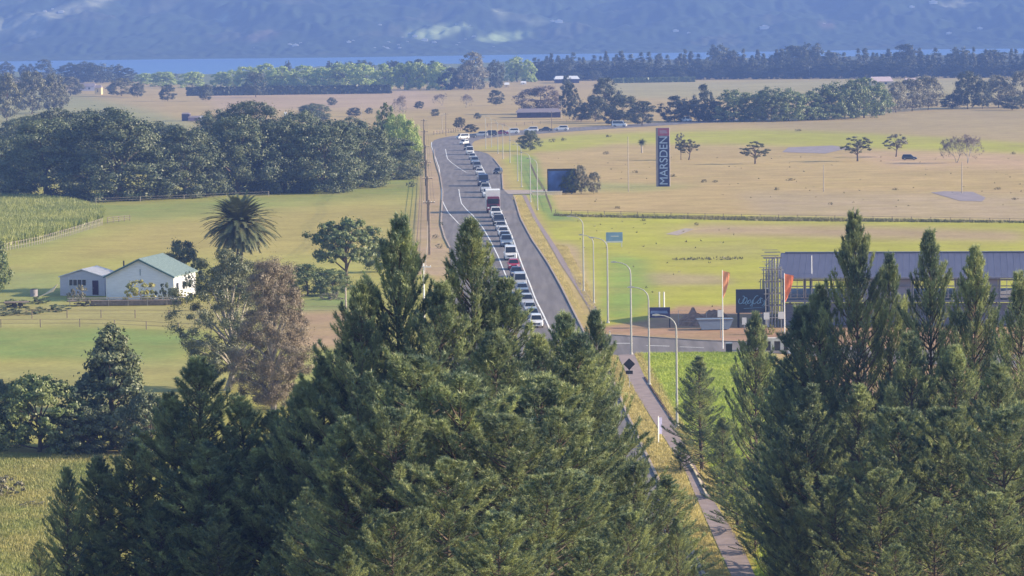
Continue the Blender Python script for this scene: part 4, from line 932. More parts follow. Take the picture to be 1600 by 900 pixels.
for px, py, k, c, az, lb in [(725, 226, 'suv', 'white', 25, 'white SUV turning at the bend of the road'), (723, 217.5, 'van', 'white', 58, 'white van on the far side of the bend'), (737, 215.5, 'hatch', 'dark', 65, 'dark hatchback just past the bend on the far road'),
   (751, 214, 'suv', 'silver', 70, 'silver SUV on the far road, third past the bend'), (765, 212.5, 'suv', 'dark', 72, 'dark SUV on the far road behind the lamp posts'), (783, 210.5, 'sedan', 'maroon', 75, 'maroon sedan on the far road behind the lamp posts'), (800, 209, 'suv', 'white', 78, 'white SUV on the far road right of the lamp posts'),
   (830, 206.5, 'suv', 'white', 80, 'white SUV on the far road behind the dark rounded bush'), (852, 205.5, 'sedan', 'dark', 80, 'dark sedan between two white ones on the far road'), (877, 204.5, 'suv', 'white', 80, 'white SUV on the far road right of the dark sedan'),
   (968, 198.5, 'van', 'white', 78, 'small white van alone on the far road left of the pylon'), (1072, 190.5, 'ute', 'white', 30, 'white pickup in front of the far tree belt right of the pylon'), (1107, 189, 'van', 'white', 82, 'white van in front of the far tree belt right of the pylon')]:
    q = P(px, py); make_vehicle(k, c, lb, 'van' if k == 'van' else 'car', (q.x, q.y, 0.08), R_(az) if px > 900 else R_(-90 if px > 745 else -az) + (0 if px > 745 else 0), 'vehicles on the far road', sc=1.25 if px > 745 else 1.0)
q = P(778, 272); make_vehicle('suv', 'dark', 'dark SUV alone in the empty right lane of the road', 'car', (q.x, q.y, 0.06), R_(-14))
q = P(1421, 250); make_vehicle('suv', 'dark', 'dark car standing alone in the tan field on the right', 'car', (q.x, q.y, 0.02), R_(80))
for o in list(PROT.values()):
    for c in list(o.children_recursive): bpy.data.objects.remove(c)
    bpy.data.objects.remove(o)
# ---------------------------------------------------------------- lamps and poles
def lamp_proto():
    r = link('lamp_prototype', None); mb = MB()
    pts = [(0, 0, 0), (0, 0, .02), (0, 0, 5), (0, 0, 10.2), (-.06, 0, 10.7), (-.25, 0, 11.1), (-.6, 0, 11.45), (-1.2, 0, 11.7), (-1.8, 0, 11.8)]
    mb.tube(pts, [.16, .14, .115, .09, .075, .065, .06, .055, .05], 8); mb.build('pole', M_galv, r)
    mb = MB(); mb.prism_y([(-1.75, 11.74), (-1.75, 11.88), (-2.1, 11.93), (-2.5, 11.86), (-2.55, 11.78), (-2.2, 11.72)], -.14, .14); mb.build('lamp_head', M_galv, r)
    mb = MB(); mb.tube([(0, 0, 0.0), (0, 0, .25)], [.24, .2], 8); mb.build('base', M_galv, r)
    return r
LP = lamp_proto()
def copy_under(src, par):
    for ch in list(src.children):
        c = ch.copy(); COL.objects.link(c); c.parent = par; c.name = ch.name.split('.')[0]; copy_under(ch, c)
LAMPS = [(1058, 668, 490, 'nearest street lamp, tallest in the picture, on the bright grass by the footpath'), (1014.5, 602, 447, 'second nearest street lamp, standing on the yellow edge of the footpath'), (986.5, 554, 408, 'third street lamp, at the corner of the side road behind the diamond sign'),
 (950, 505, 370, 'fourth street lamp, its arm pointing at the blue and white sign'), (928, 474, 366, 'fifth street lamp on the tan verge left of the fourth'), (912, 455, 337, 'sixth street lamp on the tan verge, left of the fifth'),
 (840, 328, 247, 'street lamp beside the driveway near the billboard'), (829, 316, 238, 'street lamp just left of the one near the billboard'), (815, 292, 225, 'street lamp left of the billboard on the green strip'), (809, 283, 219, 'street lamp on the green strip before the bend'),
 (797, 254, 195, 'street lamp in front of the white SUV of the far road'), (786, 248, 192, 'street lamp on the yellow grass inside the bend'), (778, 240, 187, 'street lamp before the far road on the bend'), (768, 230, 181, 'street lamp close to the bend, second from its left end'), (759, 232, 180, 'leftmost street lamp of the row at the bend')]
for px, by, ty, lb in LAMPS:
    q = P(px, by); h = HT(px, by, ty); r = thing('street_lamp', lb, 'street lamp', (q.x, q.y, 0.02), R_(rnd.uniform(-6, 6)), 'street lamps along the right side of the road', (h / 11.85,) * 3); copy_under(LP, r)
    if by < 340:
        for c in r.children: c.scale = (1.0, 1.0, 1)
for c in list(LP.children): bpy.data.objects.remove(c)
bpy.data.objects.remove(LP)
def pole(px, by, ty, lb, mt=None, arm=True, r=0.16, name='power_pole', cat='power pole', rz=0.0, group=None):
    q = P(px, by); h = HT(px, by, ty); t = thing(name, lb, cat, (q.x, q.y, 0), rz, group); mb = MB(); mb.tube([(0, 0, -.1), (0, 0, h * .5), (0, 0, h)], [r, r * .85, r * .65], 8); mb.build('pole', mt or M_wood, t)
    if arm:
        mb = MB(); mb.box((0, -.16, h - .5), (2.2, .1, .12)); c = mb.build('crossarm', mt or M_wood, t)
        for x in (-1, -.45, .45, 1):
            mb = MB(); mb.tube([(x, -.16, h - .44), (x, -.16, h - .26)], [.05, .07], 6); mb.build('insulator', M_white, c)
    return t
GP = 'power poles in line along the left verge of the road'
for px, by, ty, lb in ((671.5, 398, 312, 'nearest wooden power pole of the line on the left verge'), (669, 352, 275, 'second wooden power pole of the line on the left verge'), (667, 318, 250, 'third wooden power pole of the line on the left verge'), (665.5, 290, 226, 'fourth wooden power pole of the line on the left verge'), (664, 262, 203, 'fifth wooden power pole on the left verge, beside the light green trees'), (663, 240, 186, 'farthest wooden power pole of the line on the left verge')):
    pole(px, by, ty, lb, M_wood, True, .26, group=GP)
wp = []
for px, by, ty in ((671.5, 398, 312), (669, 352, 275), (667, 318, 250), (665.5, 290, 226), (664, 262, 203), (663, 240, 186)):
    q = P(px, by); wp.append((q.x, q.y, HT(px, by, ty) - .3))
mb = MB()
for a_, b_ in zip(wp, wp[1:]):
    for off in (-1, -.45, .45, 1): mb.tube([(a_[0] + off + (b_[0] - a_[0]) * f, a_[1] + (b_[1] - a_[1]) * f, a_[2] + (b_[2] - a_[2]) * f - 3.2 * f * (1 - f)) for f in np.linspace(0, 1, 9)], .022, 3, cap=False)
tag(mb.build('power_line', M_black), 'sagging overhead wires strung between the wooden power poles on the left verge', 'power line')
pole(663, 505, 411, 'power pole with a white crossarm showing between the two tall pines', M_white, True, .15)
pole(541, 512, 449, 'slender pale pole standing in the left field beside the pines', M_pwood, False, .17, 'field_pole', 'pole')
for px, by, ty, lb, m_, a in ((697, 213, 176, 'dark power pole at the far bend, right of a pair', M_wood, True), (691, 206, 178, 'thin pale power pole at the far bend, left of a pair', M_pwood, True), (862, 203, 174, 'dark wooden power pole by the far road behind the white cars', M_wood, True), (877, 188, 157, 'pale pole behind the far road right of the barn', M_pwood, True),
    (982, 300, 213, 'thin pale pole in the tan field left of the pylon sign', M_pwood, False), (1287, 300, 257, 'thin pole in the middle of the right-hand tan field', M_pwood, False), (1503, 302, 253, 'thin pole beside the grey gravel pad', M_pwood, False),
    (1265, 123, 103, 'white pole before the far shelter belt', M_white, True), (1435, 121, 103, 'white pole before the far belt above the pink-roofed house', M_white, True), (565, 190, 160, 'thin pole in the tan field behind the grove', M_pwood, False)):
    pole(px, by, ty, lb, m_, a, .14 if by > 150 else .4)
q = P(1003, 239); t = thing('tree_fern', 'short pale trunk with a dark tuft in the field left of the pylon sign', 'tree', (q.x, q.y, 0)); hh_ = HT(1003, 239, 223); mb = MB(); mb.tube([(0, 0, 0), (0, 0, hh_)], [.3, .25], 8); mb.build('trunk', M_pwood, t)
rs = np.random.RandomState(3); dd = unit(rs.normal(size=(240, 3)) + np.array([0, 0, .4])); V, F = blades(np.tile([[0, 0, hh_]], (240, 1)), dd, rs.uniform(1, 2, 240), np.full(240, .22), rs); link('crown', np_mesh('fern_crown', V, F, [M_dark]), t)
# ---------------------------------------------------------------- signs
def text(name, s, size, m_, parent, loc, rot, ext=0.02, font_sx=1.0):
    """lettering turned into an ordinary mesh"""
    c = bpy.data.curves.new(name, 'FONT'); c.body = s; c.size = size; c.align_x = 'CENTER'; c.align_y = 'CENTER'; c.extrude = ext; c.materials.append(m_)
    tmp = bpy.data.objects.new('tmp', c); COL.objects.link(tmp); bpy.context.view_layer.update(); me = bpy.data.meshes.new_from_object(tmp.evaluated_get(bpy.context.evaluated_depsgraph_get())); bpy.data.objects.remove(tmp); bpy.data.curves.remove(c)
    o = link(name, me, parent); o.location = loc; o.rotation_euler = rot; o.scale = (font_sx, 1, 1); return o
M_navy = mat('navy_sign_face', (0.05, 0.06, 0.15), 0.6, 0.3, 0.15, 1)
M_redp = mat('faded_red_sign_face', (0.42, 0.13, 0.20), 0.6, 0.3, 0.15, 1)
M_letter = mat('pale_blue_lettering', (0.46, 0.56, 0.74), 0.5)
M_greys = mat('grey_cladding', (0.30, 0.27, 0.30), 0.6, 0.3, 0.1, 1)
q = P(1036, 291.5); hM = HT(1036, 291.5, 199.5); wM = 21.5 * mpp(1036, 291)
t = thing('pylon_sign', 'tall navy pylon sign reading MARSDEN upwards with a faded red top panel', 'sign', (q.x, q.y, 0), R_(-9))
mb = MB(); mb.box((0, .45, hM / 2), (wM, .9, hM)); mb.build('sign_body', M_greys, t)
mb = MB(); mb.box((.25, -.03, hM * .43), (wM * .80, .08, hM * .85)); mb.build('navy_panel', M_navy, t)
mb = MB(); mb.box((.25, -.03, hM * .93), (wM * .80, .08, hM * .125)); f = mb.build('red_panel', M_redp, t)
text('lettering', 'MARSDEN', 3.05, M_letter, t, (.33, -.09, hM * .445), (R_(90), R_(-90), 0), .02, 0.93)
mb = MB(); mb.box((.15, -.09, hM * .945), (wM * .5, .04, .16)); mb.box((.25, -.09, hM * .915), (wM * .55, .04, .12)); mb.build('emblem', M_letter, f)
# blue billboard by the young trees
M_blue = mat('blue_poster', (0.045, 0.095, 0.28), 0.5, 0.4, 0.5, 0.35)
q = P(878, 304); s_ = mpp(878, 304)
t = thing('billboard', 'blue billboard in a dark frame behind young trees at the driveway', 'billboard', (q.x, q.y + 2.5, 0), R_(2))
mb = MB(); mb.box((0, .1, 39.5 * s_ - 3.0), (45 * s_, .3, 6.1)); mb.build('frame', M_black, t); mb = MB(); mb.box((0, -.07, 39.5 * s_ - 3.1), (42 * s_, .05, 5.2)); mb.build('poster', M_blue, t)
for x in (-2.1, 2.6): mb = MB(); mb.box((x, .35, 1.1), (.28, .28, 2.2)); mb.build('post', M_white, t)
q = P(855, 305); t = thing('low_wall', 'low pale wall at the driveway entrance below the billboard', 'wall', (q.x, q.y, 0)); mb = MB(); mb.box((0, 0, .45), (7.5, .3, .9)); mb.build('wall', M_cream, t); mb = MB(); mb.box((0, 0, .95), (7.7, .42, .1)); mb.build('coping', M_white, t)
# blue and white road-side sign
q = P(960, 386); s_ = mpp(960, 386); t = thing('notice_board', 'pale blue notice board on two white legs on the green field', 'sign', (q.x, q.y, 0), R_(-4))
M_pale = mat('pale_blue_panel', (0.28, 0.42, 0.58), 0.5, 0.3, 0.12, 1.0); mb = MB(); mb.box((0, 0, 15.2 * s_), (26 * s_, .12, 16 * s_)); mb.build('panel', M_pale, t)
mb = MB(); mb.box((0, -.08, 8.3 * s_), (26 * s_, .04, 2.4 * s_)); mb.box((.1, -.08, 17 * s_), (12 * s_, .04, 1.2 * s_)); mb.build('white_band', M_white, t)
for x in (-11.5, 11.5): mb = MB(); mb.box((x * s_, .1, 4.5 * s_), (.14, .12, 9 * s_)); mb.build('leg', M_white, t)
# dark banner by the dirt
q = P(1030, 512); s_ = mpp(1030, 512); t = thing('banner_sign', 'small dark blue banner sign on the dirt beside the third lamp', 'sign', (q.x, q.y, 0))
mb = MB(); mb.box((0, 0, 24 * s_), (34 * s_, .1, 16 * s_)); f = mb.build('panel', M_navy, t); mb = MB(); mb.box((0, -.07, 24.5 * s_), (28 * s_, .03, 4.2 * s_), taper=.9); mb.build('band', mat('steel_blue_band', (0.16, 0.24, 0.42), 0.5), f)
for x in (-16.5, 16.5): mb = MB(); mb.box((x * s_, .08, 16 * s_), (.13, .13, 32 * s_)); mb.build('post', M_black, t)
q = P(1034, 480); t = thing('white_post_pair', 'pair of short white pipes on the grass behind the dark banner sign', 'post', (q.x, q.y, 0))
for x in (-.35, .35): mb = MB(); mb.tube([(x, 0, 0), (x, 0, 2.3)], .12, 8); mb.build('post', M_white, t)
# script billboard
q = P(1176, 512); s_ = mpp(1176, 512); t = thing('billboard', 'dark slate billboard with pale blue handwritten script beside the scaffolding', 'billboard', (q.x, q.y, 0), R_(-1))
M_slate = mat('slate_sign_face', (0.045, 0.065, 0.10), 0.6, 0.3, 0.1, 1); mb = MB(); mb.box((0, 0, 42 * s_), (52 * s_, .2, 37 * s_)); pn = mb.build('panel', M_slate, t)
mb = MB(); pts = []
M_script = mat('pale_blue_script', (0.20, 0.36, 0.52), 0.5)
def stroke(pts, r=.055): mb.tube([(x * s_, -.12, (42 + z) * s_) for x, z in pts], r, 5)
def loop(cx, cz, rx, rz, a0, a1, n=14, sk=.4): return [(cx + rx * math.cos(R_(a0 + (a1 - a0) * i / n)) + sk * rz * math.sin(R_(a0 + (a1 - a0) * i / n)), cz + rz * math.sin(R_(a0 + (a1 - a0) * i / n))) for i in range(n + 1)]
stroke(loop(-17, 2, 4, 6, 100, -200)); stroke(loop(-12, 1, 3, 4.5, 200, -150)); stroke([(-12, -1), (-10, -6), (-8, -3), (-7, 1)]); stroke(loop(-5, -1, 2, 3, 0, 360)); stroke([(-3, 2), (-1.5, -3), (.5, 2), (-1, -9), (-4, -8), (0, -3)])
stroke(loop(5, 2, 3.4, 6.5, 60, 330)); stroke(loop(10, -1, 2.2, 3, 20, 380)); stroke([(13, 6), (12.5, -3), (14, -3)]); stroke([(10.5, 3.6), (16, 4)]); stroke([(16, 2), (17, -3), (19.5, 2), (17.5, -9), (14.5, -8), (18, -4)]); stroke([(-14, -11.5), (8, -10.5), (20, -11)], .03); mb.build('script', M_script, pn)
for x in (-22, 24.5): mb = MB(); mb.box((x * s_, .25, 31 * s_ if x > 0 else 13 * s_), (.30, .2, 62 * s_ if x > 0 else 26 * s_)); mb.build('post', M_white if x > 0 else M_black, t)
# flags
M_org = mat('orange_flag_cloth', (0.85, 0.36, 0.20), 0.8, 0.1, 0.1, 1); M_red2 = mat('red_orange_flag_cloth', (0.88, 0.25, 0.12), 0.8, 0.1, 0.1, 1)
def flag(px, by, ty, flw, flh, m_, lb, dirx=1):
    q = P(px, by); s_ = mpp(px, by); h = (by - ty) * s_; t = thing('flag_pole', lb, 'flag', (q.x, q.y, 0)); mb = MB(); mb.tube([(0, 0, 0), (0, 0, h)], [.09, .05], 8); mb.build('pole', M_white, t)
    V = []; F = []; n = 12; W_ = flw * s_; H_ = flh * s_
    for i in range(n + 1):
        f = i / n; w = W_ * (1 - f ** 1.6 * .92)
        for j in range(5): V.append((dirx * w * j / 4 + .06, .06 * math.sin(j * 1.4 + i * .7) * j / 4, h - .1 - f * H_ - .25 * (j / 4) * (1 - f)))
    for i in range(n):
        for j in range(4): F.append((i * 5 + j, i * 5 + j + 1, (i + 1) * 5 + j + 1, (i + 1) * 5 + j))
    mb = MB(); mb.add(V, F); o = mb.build('flag', m_, t); md = o.modifiers.new('t', 'SOLIDIFY'); md.thickness = .02; return t
flag(1129.5, 545, 421, 11, 43, M_org, 'orange feather flag on a tall white pole beside the side road')
flag(1226, 526, 426, 14, 44, M_red2, 'red-orange feather flag in front of the scaffolding')
q = P(1265.5, 506); t = thing('flag_pole', 'bare tall white pole in front of the blue roof', 'pole', (q.x, q.y - 3, 0)); mb = MB(); mb.tube([(0, 0, 0), (0, 0, 9.8)], [.1, .06], 8); mb.build('pole', M_white, t); mb = MB(); mb.tube([(0, 0, 0), (0, 0, .35)], [.25, .2], 8); mb.build('base', M_white, t)
for px, by, ty, w, lb in ((1126, 528, 484, 9, 'white notice panel on a post by the orange flag'), (1163, 520, 496, 7, 'small white notice board in front of the script billboard'), (1198, 522, 488, 9, 'white notice panel right below the script billboard post'), (1221, 520, 487, 10, 'white notice panel at the foot of the scaffolding by the red-orange flag')):
    q = P(px, by); s_ = mpp(px, by); h = (by - ty) * s_; t = thing('notice_board', lb, 'sign', (q.x, q.y, 0)); mb = MB(); mb.box((0, 0, h - 5.5 * s_), (w * s_, .06, 11 * s_)); mb.build('panel', M_white, t); mb = MB(); mb.box((0, .06, h / 2), (.1, .06, h)); mb.build('post', M_galv, t)
# back of a diamond road sign on its post
q = P(983.5, 606); s_ = mpp(983.5, 606); t = thing('road_sign', 'dark diamond road sign seen from behind, a plate below it, beside the footpath', 'road sign', (q.x, q.y, 0)); mb = MB(); mb.tube([(0, 0, 0), (0, 0, 47 * s_)], .05, 8); mb.build('post', M_galv, t)
a = 9.3 * s_; mb = MB(); mb.prism_y([(-a, 37.5 * s_), (0, 37.5 * s_ + a), (a, 37.5 * s_), (0, 37.5 * s_ - a)], -.09, -.06); mb.build('diamond_plate', M_black, t); mb = MB(); mb.box((0, -.075, 24.5 * s_), (11 * s_, .03, 5.5 * s_)); mb.build('lower_plate', M_black, t); mb = MB(); mb.box((0, -.075, 29.5 * s_), (.22, .03, .4)); mb.build('bracket', M_galv, t)
q = P(1031, 692); s_ = mpp(1031, 692); t = thing('road_sign', 'narrow white and blue-backed sign board on a post beside the footpath bend', 'road sign', (q.x, q.y, 0), R_(28)); mb = MB(); mb.box((.06, 0, 27 * s_), (.42, .04, 26 * s_)); mb.build('panel', mat('lilac_sign_back', (0.34, 0.34, 0.55), 0.5), t); mb = MB(); mb.box((-.17, -.03, 21 * s_), (.10, .08, 42 * s_)); mb.build('post', M_white, t)
q = P(953, 537); t = thing('marker_post', 'thin pale marker post at the mouth of the side road', 'post', (q.x, q.y, 0)); mb = MB(); mb.tube([(0, 0, 0), (0, 0, 1.7)], .05, 6); mb.build('post', M_white, t); mb = MB(); mb.box((0, 0, 1.6), (.12, .12, .15)); mb.build('cap', M_galv, t)
# ---------------------------------------------------------------- farmhouse
M_wallw = mat('weathered_white_boards', (0.70, 0.72, 0.80), 0.7, 0.2, 0.08, 0.8, stretch=(1, 1, 8)); M_walls = mat('lilac_grey_boards', (0.52, 0.50, 0.57), 0.7, 0.2, 0.08, 0.8, stretch=(1, 1, 8))
M_groof = mat('green_iron_roof', (0.26, 0.335, 0.325), 0.5, 0.4, 0.12, 1.0, stretch=(6, 1, 1)); M_wroof = mat('pale_iron_roof', (0.62, 0.62, 0.64), 0.45, 0.4, 0.12, 1.0); M_dkw = mat('window_dark_glass', (0.03, 0.035, 0.06), 0.2, 0.6); M_gtrim = mat('green_trim', (0.05, 0.12, 0.12), 0.6)
q = P(219, 468); t = thing('farmhouse', 'white gabled farmhouse with a green iron roof in the left field', 'house', (q.x, q.y, 0), R_(-12))
w, e, a, L = 5.5, 3.7, 6.35, 11.5
mb = MB(); mb.prism_y([(-w, 0), (w, 0), (w, e), (0, a - .12), (-w, e)], 0, L); wl2 = mb.build('wall', M_wallw, t)
def roof(par, w, e, a, y0, y1, m_, over=.35, th=.14, name='roof'):
    k = (a - e) / w; mb = MB()
    mb.prism_y([(-w - over, e - k * over), (0, a), (w + over, e - k * over), (w + over, e - k * over + th), (0, a + th), (-w - over, e - k * over + th)], y0, y1); o = mb.build(name, m_, par)
    m2 = MB(); n = 34 if y1 - y0 > 5 else 18
    for i in range(n):
        y = y0 + (y1 - y0) * (i + .5) / n
        for s in (-1, 1): m2.tube([(0, y, a + th + .01), (s * (w + over), y, e - k * over + th + .01)], .03, 3, cap=False)
    m2.build('roof_ribs', m_, o); return o
rf = roof(t, w, e, a, -.4, L + .4, M_groof)
mb = MB(); k = (a - e) / w; mb.prism_y([(-w - .38, e - k * .38 - .16), (0, a - .18), (w + .38, e - k * .38 - .16), (w + .38, e - k * .38 + .02), (0, a + .02), (-w - .38, e - k * .38 + .02)], -.46, -.41); mb.build('barge_board', M_gtrim, t)
for x, z, ww, hh2 in ((0.1, 4.3, .08, 1.0),): mb = MB(); mb.box((x, -.03, z), (ww, .05, hh2)); mb.build('vent', M_gtrim, t)
for y in (2.0, 5.2, 8.4): mb = MB(); mb.box((w + .02, y, 1.9), (.06, 1.2, 1.2)); f = mb.build('window', M_dkw, t); mb = MB(); mb.box((w + .05, y, 1.25), (.08, 1.4, .1)); mb.build('sill', M_white, f)
mb = MB(); mb.box((w + .03, .06, e / 2), (.1, .16, e)); mb.box((-w - .03, .06, e / 2), (.1, .16, e)); mb.build('corner_board', M_white, t)
mb = MB(); mb.tube([(-3.6, 3, 4.4), (-3.6, 3, 5.9)], .13, 8); mb.build('chimney_pipe', M_black, t)
q = P(129, 462); t = thing('outbuilding', 'lilac-grey outbuilding with a pale iron roof joined left of the farmhouse', 'outbuilding', (q.x, q.y, 0), R_(-12))
w, e, a, L = 3.75, 3.0, 4.15, 7.0
mb = MB(); mb.prism_y([(-w, 0), (w, 0), (w, e), (0, a - .1), (-w, e)], 0, L); mb.build('wall', M_walls, t); roof(t, w, e, a, -.25, L + .3, M_wroof, .2)
for i, x in enumerate((-1.95, -1.2, -.45, .3)):
    mb = MB(); mb.box((x, -.02, 2.1), (.58, .05, .95)); f = mb.build('window', M_dkw, t)
    mb = MB(); mb.box((x, -.035, 1.58), (.66, .06, .07)); mb.box((x, -.035, 2.61), (.66, .06, .06)); mb.build('frame', M_white, f)
mb = MB(); mb.box((2.2, -.03, 1.3), (1.0, .06, 2.3)); d_ = mb.build('door', mat('dark_maroon_door', (0.05, 0.02, 0.05), 0.6), t); mb = MB(); mb.box((1.84, -.08, 1.25), (.06, .05, .12)); mb.build('handle', M_galv, d_)
mb = MB(); mb.tube([(-2.2, -.1, 0), (-2.2, -.1, 2.95)], .05, 6); mb.build('downpipe', M_white, t)
# deck and rail in front
q = P(190, 478); t = thing('deck', 'low grey timber deck with a long pale rail in front of the farmhouse', 'deck', (q.x, q.y, 0), R_(-2))
mb = MB(); mb.box((0, 1.2, .75), (17, 2.2, .12)); mb.build('boards', M_wood, t); mb = MB(); mb.box((1, .0, 1.25), (18.6, .12, .16)); mb.build('rail', M_pwood, t); mb = MB(); mb.box((2.2, .16, .42), (14, .06, .66)); mb.build('skirting', M_wood, t)
for i in range(7): mb = MB(); mb.box((-8 + i * 3, .06, .6), (.10, .10, 1.2)); mb.build('post', M_pwood, t)
shrub(218, 474, 437, 56, 'yellow-green wind-swept bush in front of the white gable', M_yshrub, k=0)
shrub(262, 475, 440, 30, 'dark bush at the right corner of the white gable', M_dark, k=1)
shrub(286, 472, 452, 26, 'bright yellow-green shrub at the right end of the deck', M_yshrub, k=2)
shrub(124, 470, 444, 22, 'pale shrub under the windows of the outbuilding', M_greyleaf, k=0)
shrub(112, 470, 452, 16, 'small dusty shrub at the left corner of the outbuilding', M_greyleaf, k=1)
shrub(133, 478, 464, 34, 'pale dry bush under the left end of the deck rail', M_greyleaf, k=2)
for px, by, w, lb in ((20, 478, 40, 'dark low hedge bush at the left edge of the farm yard'), (60, 474, 36, 'low dark bush left of the outbuilding'), (40, 490, 60, 'low dark bush in front of the farm yard'), (88, 486, 44, 'low bush near the left end of the deck'), (10, 492, 50, 'low dark bush at the left edge of the picture below the yard')):
    shrub(px, by, by - 12, w, lb, M_dark)
q = P(75, 464); t = thing('timber_stack', 'stack of pale timber leaning at the left of the outbuilding', 'timber stack', (q.x, q.y, 0))
for i in range(7): mb = MB(); mb.tube([(-1.3 + i * .1, i * .1, .1 + .03 * i), (.9 + .1 * i, i * .12, .9 + .17 * i)], .07, 5); mb.build('plank', M_cream, t)
q = P(53, 463); t = thing('water_tank', 'small dark water tank on the grass left of the outbuilding', 'tank', (q.x, q.y, 0)); mb = MB(); mb.tube([(0, 0, 0), (0, 0, 1.1)], .62, 14); mb.build('tank_body', M_greys, t); mb = MB(); mb.tube([(0, 0, 1.1), (0, 0, 1.22)], [.62, .2], 14); mb.build('lid', M_black, t)
q = P(26, 480); t = thing('farm_trailer', 'dark flat farm trailer parked at the left of the yard', 'trailer', (q.x, q.y, 0), R_(12)); mb = MB(); mb.box((0, 0, .8), (3.8, 1.8, .15)); mb.build('bed', M_wood, t); mb = MB(); mb.box((-2.5, 0, .75), (1.4, .1, .1)); mb.build('drawbar', M_black, t)
for s in (-1, 1):
    for x in (-.3, .6): mb = MB(); mb.tube([(x, s * .9 - .1, .35), (x, s * .9 + .1, .35)], .35, 12); mb.build('wheel', M_tyre, t)
# ---------------------------------------------------------------- unfinished building
M_proof = mat('blue_violet_roof', (0.10, 0.105, 0.165), 0.5, 0.4, 0.08, 0.3, stretch=(4, 1, 1)); M_steel = mat('primed_steel', (0.20, 0.21, 0.26), 0.6, 0.3); M_sheet = mat('grey_wall_sheet', (0.27, 0.27, 0.33), 0.6, 0.3, 0.08, 0.6)
A0 = P(1222, 510); B0 = P(1700, 510); LB = (B0 - A0).length; t = thing('unfinished_building', 'long two-storey building under construction with a blue-violet roof behind the right pines', 'building', (A0.x, A0.y, 0), math.atan2(B0.y - A0.y, B0.x - A0.x))
Zf, Ze, Zr, Dp = 3.5, 6.9, 9.55, 20.0
mb = MB(); mb.add([(-.6, -.8, Ze), (LB, -.8, Ze), (LB, Dp / 2, Zr), (-.6, Dp / 2, Zr), (-.6, Dp + .8, Ze), (LB, Dp + .8, Ze), (-.6, -.8, Ze - .18), (LB, -.8, Ze - .18), (LB, Dp / 2, Zr - .2), (-.6, Dp / 2, Zr - .2), (-.6, Dp + .8, Ze - .18), (LB, Dp + .8, Ze - .18)],
   [(0, 1, 2, 3), (3, 2, 5, 4), (6, 9, 8, 7), (9, 10, 11, 8), (0, 6, 7, 1), (4, 5, 11, 10), (0, 3, 9, 6), (3, 4, 10, 9), (1, 7, 8, 2), (2, 8, 11, 5)])
for i in range(int(LB / .9)): mb.tube([(-.4 + i * .9, -.75, Ze + .01), (-.4 + i * .9, Dp / 2, Zr + .01)], .02, 3, cap=False)
rf = mb.build('roof', M_proof, t); mb = MB(); mb.box((LB / 2, Dp / 2, Zr + .06), (LB, .6, .14)); mb.build('ridge_cap', M_steel, rf); mb = MB(); mb.box((LB / 2 - .3, -.88, Ze - .1), (LB, .16, .22)); mb.build('gutter', M_sheet, rf)
mb = MB(); mb.box((LB / 2, Dp / 2, Zf), (LB, Dp, .3)); mb.build('floor_slab', M_sheet, t)
nC = 15
for i in range(nC):
    for y in (0.1, Dp - .1): mb = MB(); mb.box((.2 + i * (LB - .4) / (nC - 1), y, Ze / 2), (.24, .24, Ze)); mb.build('column', M_steel, t)
for z in (Zf + .9, Zf + 2.1, Zf + 3.0): mb = MB(); mb.box((LB / 2, -.05, z), (LB, .1, .13)); mb.build('rail', M_steel, t)
for z in (1.0, 2.0, 2.9): mb = MB(); mb.box((LB / 2, -.05, z), (LB, .1, .13)); mb.build('rail', M_steel, t)
for i in range(nC - 1):
    x0 = .35 + i * (LB - .4) / (nC - 1); wv = (LB - .4) / (nC - 1) - .3
    if i in (0, 1, 2, 6, 7, 10, 11, 12):
        mb = MB(); 
        for k in range(4): mb.box((x0 + wv * k / 3, -.14, Zf + 1.7), (.09, .06, 2.4))
        mb.box((x0 + wv / 2, -.14, Zf + .5), (wv, .06, .09)); mb.box((x0 + wv / 2, -.14, Zf + 2.9), (wv, .06, .09)); mb.build('window_frame', M_pwood if i < 3 else M_galv, t)
    else: mb = MB(); mb.box((x0 + wv / 2, .12, Zf + 1.6), (wv, .08, 3.0)); mb.build('wall_panel', M_sheet, t)
    mb = MB(); mb.box((x0 + wv / 2, 1.2, 1.6), (wv + .2, .08, 3.1)); mb.build('wall_panel', M_sheet, t)
q = P(1209, 512); s_ = mpp(1209, 512); t = thing('scaffolding', 'grey tube scaffolding tower rising at the left end of the unfinished building', 'scaffolding', (q.x, q.y, 0))
W2 = 25 * s_
for i in range(6):
    for j, y in enumerate((0, 1.2, 5, 9)):
        hh3 = (118 - 9 * abs(i - 3.2) - 5 * (i % 2)) * s_ * (1 - .02 * j) * (.82 if i == 0 else 1); mb = MB(); mb.tube([(-W2 / 2 + i * W2 / 5, y, 0), (-W2 / 2 + i * W2 / 5, y, hh3)], .06, 6); mb.build('upright', M_galv if (i + j) % 3 == 0 else M_steel, t)
for k in range(6):
    z = 1.4 + k * 1.65
    for y in (0, 1.2, 5): mb = MB(); mb.box((-.1, y, z), (W2 + (.8 if k == 4 else .3), .09, .09)); mb.box((-.1, y, z + .8), (W2, .06, .06)); mb.build('ledger', M_steel if k % 2 else M_galv, t)
    mb = MB(); mb.box((0, .6, z + .08), (W2, 1.1, .06)); mb.build('platform', M_wood, t)
for k in range(4): mb = MB(); mb.tube([(-W2 / 2, -.05, 1.4 + k * 2.4), (W2 / 6, -.05, 3.6 + k * 2.1)], .05, 5); mb.build('brace', M_steel, t)
